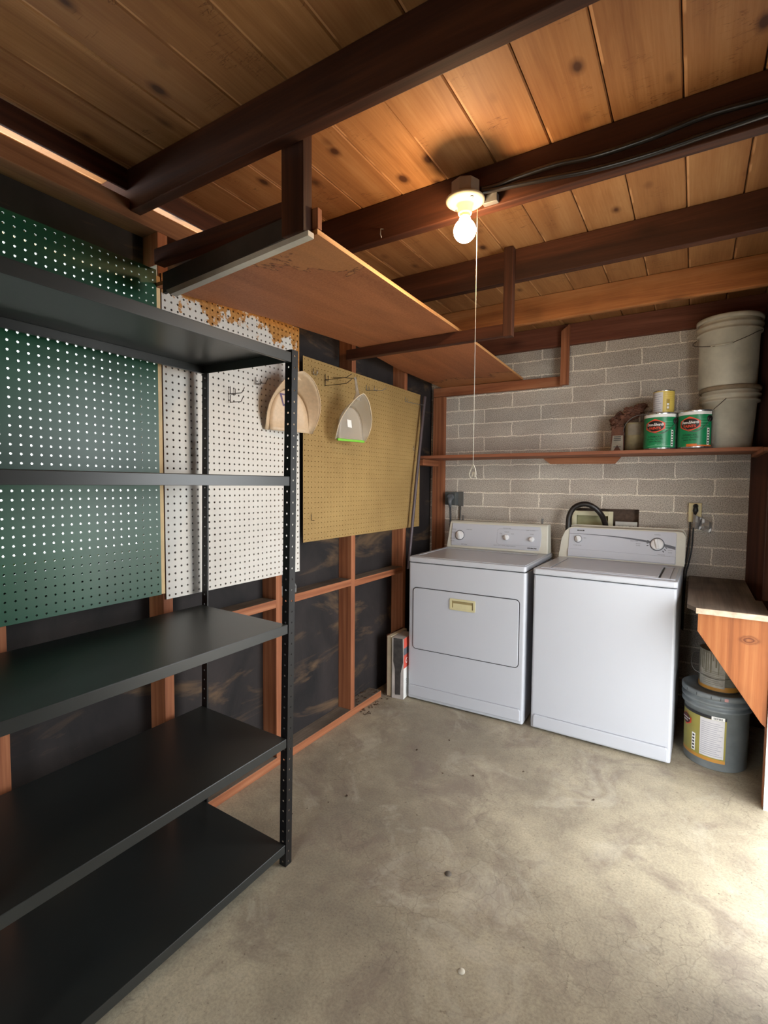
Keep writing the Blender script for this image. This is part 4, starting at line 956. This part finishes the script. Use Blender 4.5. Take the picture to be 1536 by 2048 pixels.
# ------------------------------------------------------------ beside the dryer
t = empty('leaning_cream_panel', (.03, -.78, 0)); tag(t, 'thin cream-edged panel standing on edge left of the worn carton', 'panel')
lp(MB().box(.018, .046, -.810, -.60, .0, .392), t).build('core', plain('cream_panel_edge', (222, 206, 176), .6), t, bevel=.001)
lp(MB().box(.010, .0178, -.806, -.60, .0, .396), t).build('backing_board', dark_m[2], t)
t = empty('worn_carton', (.1, -.75, 0)); tag(t, 'grimy upright carton with a red and white side, tucked beside the dryer', 'carton')
cm = Matrix.Translation((.095, -.745, 0)) @ Matrix.Rotation(.10, 4, 'Z')
def cbox(mb, *a, mi=0): mb.box(*a, mi=mi, mat=cm); return mb
lp(cbox(MB(), -.040, .040, -.075, .09, .001, .392), t).build('box_body', plain('dusty_white_carton', (190, 182, 176), .8, grime=.15), t, bevel=.001)
mb = MB(); vs = [(-.030, .392), (.034, .392), (.038, .10+.14), (.022, .17), (.020, .03), (-.016, .025), (-.018, .19), (-.030, .24)]
mb.add([cm @ Vector((x, -.0765, z)) for x, z in vs], [tuple(range(8))]); lp(mb, t).build('torn_front', grime_m, t)
mb = MB(); 
def side(z0, z1, mi): mb.add([cm @ Vector(q) for q in ((.0415, -.073, z0), (.0415, .085, z0), (.0415, .085, z1), (.0415, -.073, z1))], [(0, 1, 2, 3)], mi)
side(.33, .392, 0); side(.285, .33, 1); side(.20, .285, 0); side(.004, .20, 2)
sd = lp(mb, t).build('printed_side', [plain('coral_print', (214, 88, 72), .6), plain('slate_print', (96, 102, 112), .6), wht_m], t)
mb = MB(); flattext(mb, 'G', .05, lambda x, y: cm @ Vector((.0425, -.03+x, .243+y)), 0, 0, .001); flattext(mb, 'S', .04, lambda x, y: cm @ Vector((.0425, -.03+x, .11+y)), 1)
for v_ in (): pass
mb.v = [tuple(Vector(v)-t.location) for v in mb.v]; mb.build('side_lettering', [wht_m, ink_m], sd)
# grey metal bracket on the blocking
t = empty('junction_bracket', (-.03, -1.70, .818)); tag(t, 'small grey metal box bracket resting on the blocking behind the shelving post', 'bracket')
MB().prism([(-.045, 0), (.07, 0), (.07, .035), (.055, .055), (-.045, .05)], 0, -.04, .012).build('housing', steel_m, t, bevel=.003)
MB().lathe([(.006, 0), (.006, .003), (.0001, .003)], 10, mat=Matrix.Translation((.013, .05, .03)) @ Matrix.Rotation(PI/2, 4, 'Y')).build('screw', wire_m, t)

# leaning pipe
tag(MB().tube([(.050, -.385, 1.975), (.052, -.50, 1.40), (.05, -.60, .80)], .011, 14, cap=False).build('leaning_pipe', pipe_m), 'long thin grey pipe leaning in the corner beside the tan pegboard', 'pipe')

# ------------------------------------------------------------ dustpans
def dustpan(name, loc, rz, W, H, D, mat, hl, label, lipmat=None, thick=.0022, tilt=0, pw=2.4):
    t = empty(name, loc); t.rotation_euler = (0, tilt, rz); tag(t, label, 'dustpan', 'dustpans hanging on the pegboards')
    # local: x out of the wall, y across, z up from the mouth
    n = 28; Fp = []; Rp = []
    for i in range(n+1):
        a = PI*i/n; c, s = math.cos(a), math.sin(a)
        sg = -1 if c > 0 else 1
        u = s**.8; hz = H*.76*u; wy = sg*W/2*.84*max(0, 1-u**2.8)**.6
        Fp.append(Vector((0.002, wy, hz)))
        u2 = s**.85; wy2 = sg*W/2*(1+.10*math.sin(PI*min(1, u2*1.4)))*max(0, 1-u2**pw)**.74; hz2 = H*u2
        Rp.append(Vector((D*(s**.7)+.004, wy2, hz2)))
    mb = MB(); vs = []; m_ = 7
    for i in range(n+1):
        for k in range(m_):
            f = k/(m_-1); p = Fp[i].lerp(Rp[i], f); bulge = math.sin(f*PI)*.12*D; p = p+Vector((-bulge*.3, 0, bulge*.2*math.sin(PI*i/n))); vs.append(p)
    mb.add(vs, [(i*m_+k, (i+1)*m_+k, (i+1)*m_+k+1, i*m_+k+1) for i in range(n) for k in range(m_-1)], 0, True)
    # floor of the pan, with a crease near the mouth
    rows_ = 12; fv = []; cols = 9
    for j in range(rows_+1):
        z = H*.76*j/rows_
        i0 = 0; best = W/2*.84
        for i in range(n//2):
            if Fp[i].z <= z <= Fp[i+1].z:
                f = (z-Fp[i].z)/max(Fp[i+1].z-Fp[i].z, 1e-6); best = abs(Fp[i].y+(Fp[i+1].y-Fp[i].y)*f)
        if j == rows_: best = .002
        for k in range(cols): fv.append((.002+(.008 if z < H*.14 else 0)*(1-z/(H*.14)), -best+2*best*k/(cols-1), z))
    mb.add(fv, [(j*cols+k, j*cols+k+1, (j+1)*cols+k+1, (j+1)*cols+k) for j in range(rows_) for k in range(cols-1)], 0, True)
    pan = mb.build('pan', mat, t); so = pan.modifiers.new('solid', 'SOLIDIFY'); so.thickness = thick; so.offset = 0
    # rolled rim
    MB().tube(Rp, .0022, 8).build('rim', mat if lipmat is None else lipmat[1], pan)
    # handle
    z0 = H*.97; x0 = D*.85
    mb = MB(); hp_ = [(x0*.9, 0, z0-.02), (x0*.95, 0, z0+.01), (x0*.85, 0, z0+hl*.4), (x0*.7, 0, z0+hl*.9), (x0*.62, 0, z0+hl)]
    mb.tube(catmull(hp_, 5), [.026-.0165*min(1, i/7) if i < 8 else .0095+.002*math.sin(i*.3) for i in range(21)], 12); hd = mb.build('handle', mat, t)
    hd.scale = (.7, 1, 1)
    return t, pan
t, pan = dustpan('dustpan', (.045, -1.752, 1.607), -.22, .262, .262, .105, dust1_m, .10, 'beige plastic dustpan with a faded logo, hanging behind the shelving post', None, .0022, 0, 4.2)
mb = MB(); mb.add([(.0042, -.055, .172), (.0042, .012, .172), (.0042, -.018, .115), (.0042, -.036, .115)], [(0, 1, 2, 3)]); em = mb.build('logo_patch', plain('faded_violet_print', (92, 76, 110), .6), pan)
mb = MB(); mb.add([(.0050, -.042, .164), (.0050, .0, .164), (.0050, -.02, .125), (.0050, -.032, .125)], [(0, 1, 2, 3)]); mb.build('logo_center', dust1_m, em)
t, pan = dustpan('dustpan', (.085, -1.320, 1.60), -.22, .215, .235, .100, clear_m, .095, 'clear plastic dustpan with a lime green lip on the tan pegboard', (lime_m, plain('frosted_rim', (222, 206, 180), .4)), .0018, 0, 2.7)
MB().box(.0, .012, -.095, .095, -.008, .004).build('lip', lime_m, pan, bevel=.002)['label'] = 'lime green rubber lip'
mb = MB(); mb.add([(.0058, -.022, .068), (.0058, .008, .066), (.0058, .002, .106), (.0058, -.028, .108)], [(0, 1, 2, 3)]); mb.build('price_sticker', wht_m, pan)

# ------------------------------------------------------------ pegboard hooks
def hook(pts, label, r=.0016, mat=None):
    p0 = Vector(pts[0]); mb = MB().tube([Vector(p)-p0 for p in pts], r, 6); o = mb.build('pegboard_hook', mat or wire_m); o.location = p0
    return tag(o, label, 'hook', 'wire hooks on the pegboards')
def hook2(y, z, L, label, dy=0, up=.018, plate=True, mat=None):
    """hook with a double-pronged plate on the wall, arm L out of the wall"""
    t = empty('pegboard_hook', (.014, y, z)); tag(t, label, 'hook', 'wire hooks on the pegboards')
    m_ = mat or wire_m
    MB().tube([(0, 0, 0), (L*.8, dy*.8, -.002), (L, dy, up)], .0017, 6).build('arm', m_, t)
    mb = MB(); mb.tube([(0.001, 0, .030), (.001, 0, -.002)], .0017, 6)
    if plate: mb.tube([(0.001, .026, .026), (.001, .026, 0)], .0015, 6); mb.tube([(.001, 0, 0), (.001, .026, 0)], .0015, 6)
    mb.build('prongs', m_, t); return t
hook2(-2.073, 1.735, .085, 'left upper wire hook on the white pegboard')
hook2(-2.073, 1.700, .080, 'wire hook just below another on the white pegboard', 0, .02, False)
hook2(-1.93, 1.80, .075, 'right wire hook on the white pegboard, near the beige dustpan')
hook2(-1.54, 1.915, .03, 'short wire hook at the top left of the tan pegboard', mat=chrome_m)
hook2(-1.445, 1.905, .17, 'long wire arm pointing out above the clear dustpan', .0, .012, mat=wire_m)
hook2(-1.445, 1.875, .17, 'lower long wire arm the clear dustpan handle hangs near', .0, .016, False)
hook([(.014, -1.38, 1.93), (.075, -1.36, 1.925), (.125, -1.32, 1.922), (.13, -1.32, 1.940)], 'wire hook that holds the clear dustpan by its handle')
hook2(-1.06, 1.915, .10, 'wire hook right of the clear dustpan', .06, .014, mat=steel_m)
hook2(-.975, 1.925, .02, 'short bright hook right of the clear dustpan', 0, .01, False, chrome_m)
hook2(-.60, 1.915, .04, 'wire hook at the tan pegboard right end that steadies the pipe', .19, .0, True, steel_m)
hook2(-1.555, 1.180, .02, 'small wire hook at the lower left of the tan pegboard', 0, .0, False)
hook2(-.475, 1.60, .012, 'tiny bright hook at the right edge of the tan pegboard', 0, .0, False, chrome_m)
hook2(-1.735, 1.86, .07, 'wire hook that holds the beige dustpan', 0, .02)

# ------------------------------------------------------------ bulb, cord, cables
t = empty('ceiling_light', (.992, -1.940, 2.30)); tag(t, 'bare bulb in a white porcelain keyless holder under a rafter, lit', 'ceiling light')
mb = MB(); mb.lathe([(.0001, .052), (.044, .052), (.048, .048), (.048, .0), (.0001, 0)], 8, smooth=False); mb.build('junction_box', plain('dusty_metal_box', (120, 112, 100), .5, .4), t)
mb = MB(); mb.lathe([(.0001, .0), (.062, .0), (.064, -.003), (.063, -.007), (.056, -.012), (.030, -.016), (.024, -.018), (.023, -.044), (.021, -.048), (.019, -.048), (.0185, -.030), (.0001, -.030)], 48); hd = mb.build('holder', white_m, t)
mb = MB()
for a in (2.6, 5.6): mb.lathe([(.006, 0), (.006, .002), (.0001, .002)], 10, (.044*math.cos(a), .044*math.sin(a), -.0155))
mb.build('screw', wire_m, hd)
MB().lathe([(.0165, -.030), (.0165, -.052), (.015, -.058)], 24).build('bulb_base', plain('dull_bulb_base', (120, 108, 84), .5), t)
pr = [(.0165, -.058)]+[(.033*math.sin(a), -.095-.033*math.cos(a)*-1) for a in []]
pr = [(.0160, -.056), (.019, -.064)]+[(.0365*math.sin(a), -.100+.0365*math.cos(a)) for a in [PI*(.17+.83*k/12) for k in range(13)]]
pr[-1] = (.0001, -.1365)
MB().lathe(pr, 32).build('bulb', bulb_m, t)
t = empty('pull_string', (1.018, -1.897, 1.42)); tag(t, 'long white pull string hanging from the bulb holder, knotted at its end', 'string')
mb = MB(); mb.tube([(0, 0, .862), (0, 0, 0)], .0010, 6); mb.build('string', string_m, t)
mb = MB(); mb.tube(catmull([(0, 0, .015), (.008, 0, -.002), (.010, 0, -.02), (.006, 0, -.030), (.001, 0, -.012), (-.004, 0, -.028)], 5), .0018, 6); mb.tube(catmull([(0, 0, .012), (-.010, 0, -.006), (-.013, 0, -.022), (-.006, 0, -.034)], 5), .0018, 6); mb.tube([(.004, 0, -.01), (.014, 0, -.035)], .0012, 6)
mb.build('knot', string_m, t)
cab_m = plain('black_cable_sheath', (26, 22, 20), .28, 0, .7)
c1 = [(1.040, -1.925, 2.325), (1.08, -1.900, 2.336), (1.15, -1.889, 2.348), (1.27, -1.888, 2.350), (1.38, -1.889, 2.338), (1.52, -1.888, 2.340), (1.66, -1.888, 2.352), (1.80, -1.888, 2.345), (1.95, -1.888, 2.345), (2.04, -1.888, 2.345)]
c2 = [(1.040, -1.925, 2.318), (1.08, -1.900, 2.325), (1.15, -1.889, 2.325), (1.27, -1.889, 2.312), (1.38, -1.889, 2.300), (1.52, -1.889, 2.296), (1.66, -1.889, 2.302), (1.80, -1.889, 2.308), (1.95, -1.889, 2.315), (2.04, -1.889, 2.318)]
tag(MB().tube(catmull(c1, 6), .0085, 10).build('electric_cable', cab_m), 'upper of the two black cables along the rafter from the bulb', 'cable', 'black cables on the rafter')
tag(MB().tube(catmull(c2, 6), .0085, 10).build('electric_cable', cab_m), 'lower of the two black cables along the rafter from the bulb', 'cable', 'black cables on the rafter')
tag(MB().box(1.035, 1.085, -1.899, -1.877, 2.292, 2.318).build('cable_clamp', steel_m, bevel=.001), 'small metal clamp beside the bulb holder on the rafter', 'clamp')

# ------------------------------------------------------------ litter on the floor
random.seed(21)
spots = [(.33, -1.96), (.38, -1.88), (.42, -1.80), (.30, -2.02), (.70, -1.42), (.83, -1.36), (.95, -1.50), (1.02, -1.20), (.74, -1.75), (.50, -1.30), (.60, -1.12), (1.34, -1.25)]
lf_ = ['leaf scrap on the concrete near the low floor plate', 'leaf scrap on the open concrete floor']
for i, (x, y) in enumerate(spots):
    mb = MB(); L = random.uniform(.004, .010); n = 8
    mb.add([(L*math.cos(2*PI*k/n)*(1 if k % 2 else .6), L*.5*math.sin(2*PI*k/n), .001+random.uniform(0, .004)) for k in range(n)]+[(0, 0, .005)], [(k, (k+1) % n, n) for k in range(n)])
    o = mb.build('dry_leaf_scrap', leaf_m, None, None); o.location = (x, y, .0005); o.rotation_euler = (0, 0, random.uniform(0, 6)); tag(o, 'tiny dark leaf scrap on the concrete beside the low plate, behind the shelving rack' if x < .45 else 'tiny dark leaf scrap on the open concrete between the rack and the machines', 'leaf', 'leaf scraps beside the plate' if x < .45 else 'leaf scraps on the open floor')
mb = MB(); random.seed(9)
for i in range(110):
    x = random.uniform(-.085, .07); y = random.uniform(-1.13, -.78); z = .044 if x < -.004 and y < -.85 else .001
    if -.004 < x < .004: continue
    L = random.uniform(.004, .013); a = random.uniform(0, 6); c, s = math.cos(a)*L, math.sin(a)*L
    mb.add([(x+c, y+s, z), (x-s*.4, y+c*.4, z+.004), (x-c, y-s, z+.001), (x+s*.4, y-c*.4, z+.003)], [(0, 1, 2, 3)])
tag(mb.build('leaf_litter', leaf_m), 'scatter of leaf crumbs on the end of the low floor plate', 'debris', None, 'stuff')

def disc_mark(name, x, y, r, m_, label, cat):
    o = MB().lathe([(.0001, .0016), (r, .0016), (r, .0002)], 20).build(name, m_); o.location = (x, y, 0); return tag(o, label, cat)
disc_mark('bottle_cap', .978, -1.963, .012, plain('rusty_grey_cap', (96, 88, 78), .7), 'small round grey cap lying on the open floor', 'cap')
disc_mark('pale_chip', 1.157, -2.266, .010, plain('pale_chip', (206, 200, 182), .7), 'small pale round chip at the bottom of the floor', 'chip')
tag(MB().tube([(.634, -1.874, 2.325), (.634, -1.893, 2.318), (.634, -1.895, 2.298), (.638, -1.893, 2.285)], .0022, 6).build('screw_hook', steel_m), 'tiny screw hook on the rafter left of the bare bulb', 'hook')
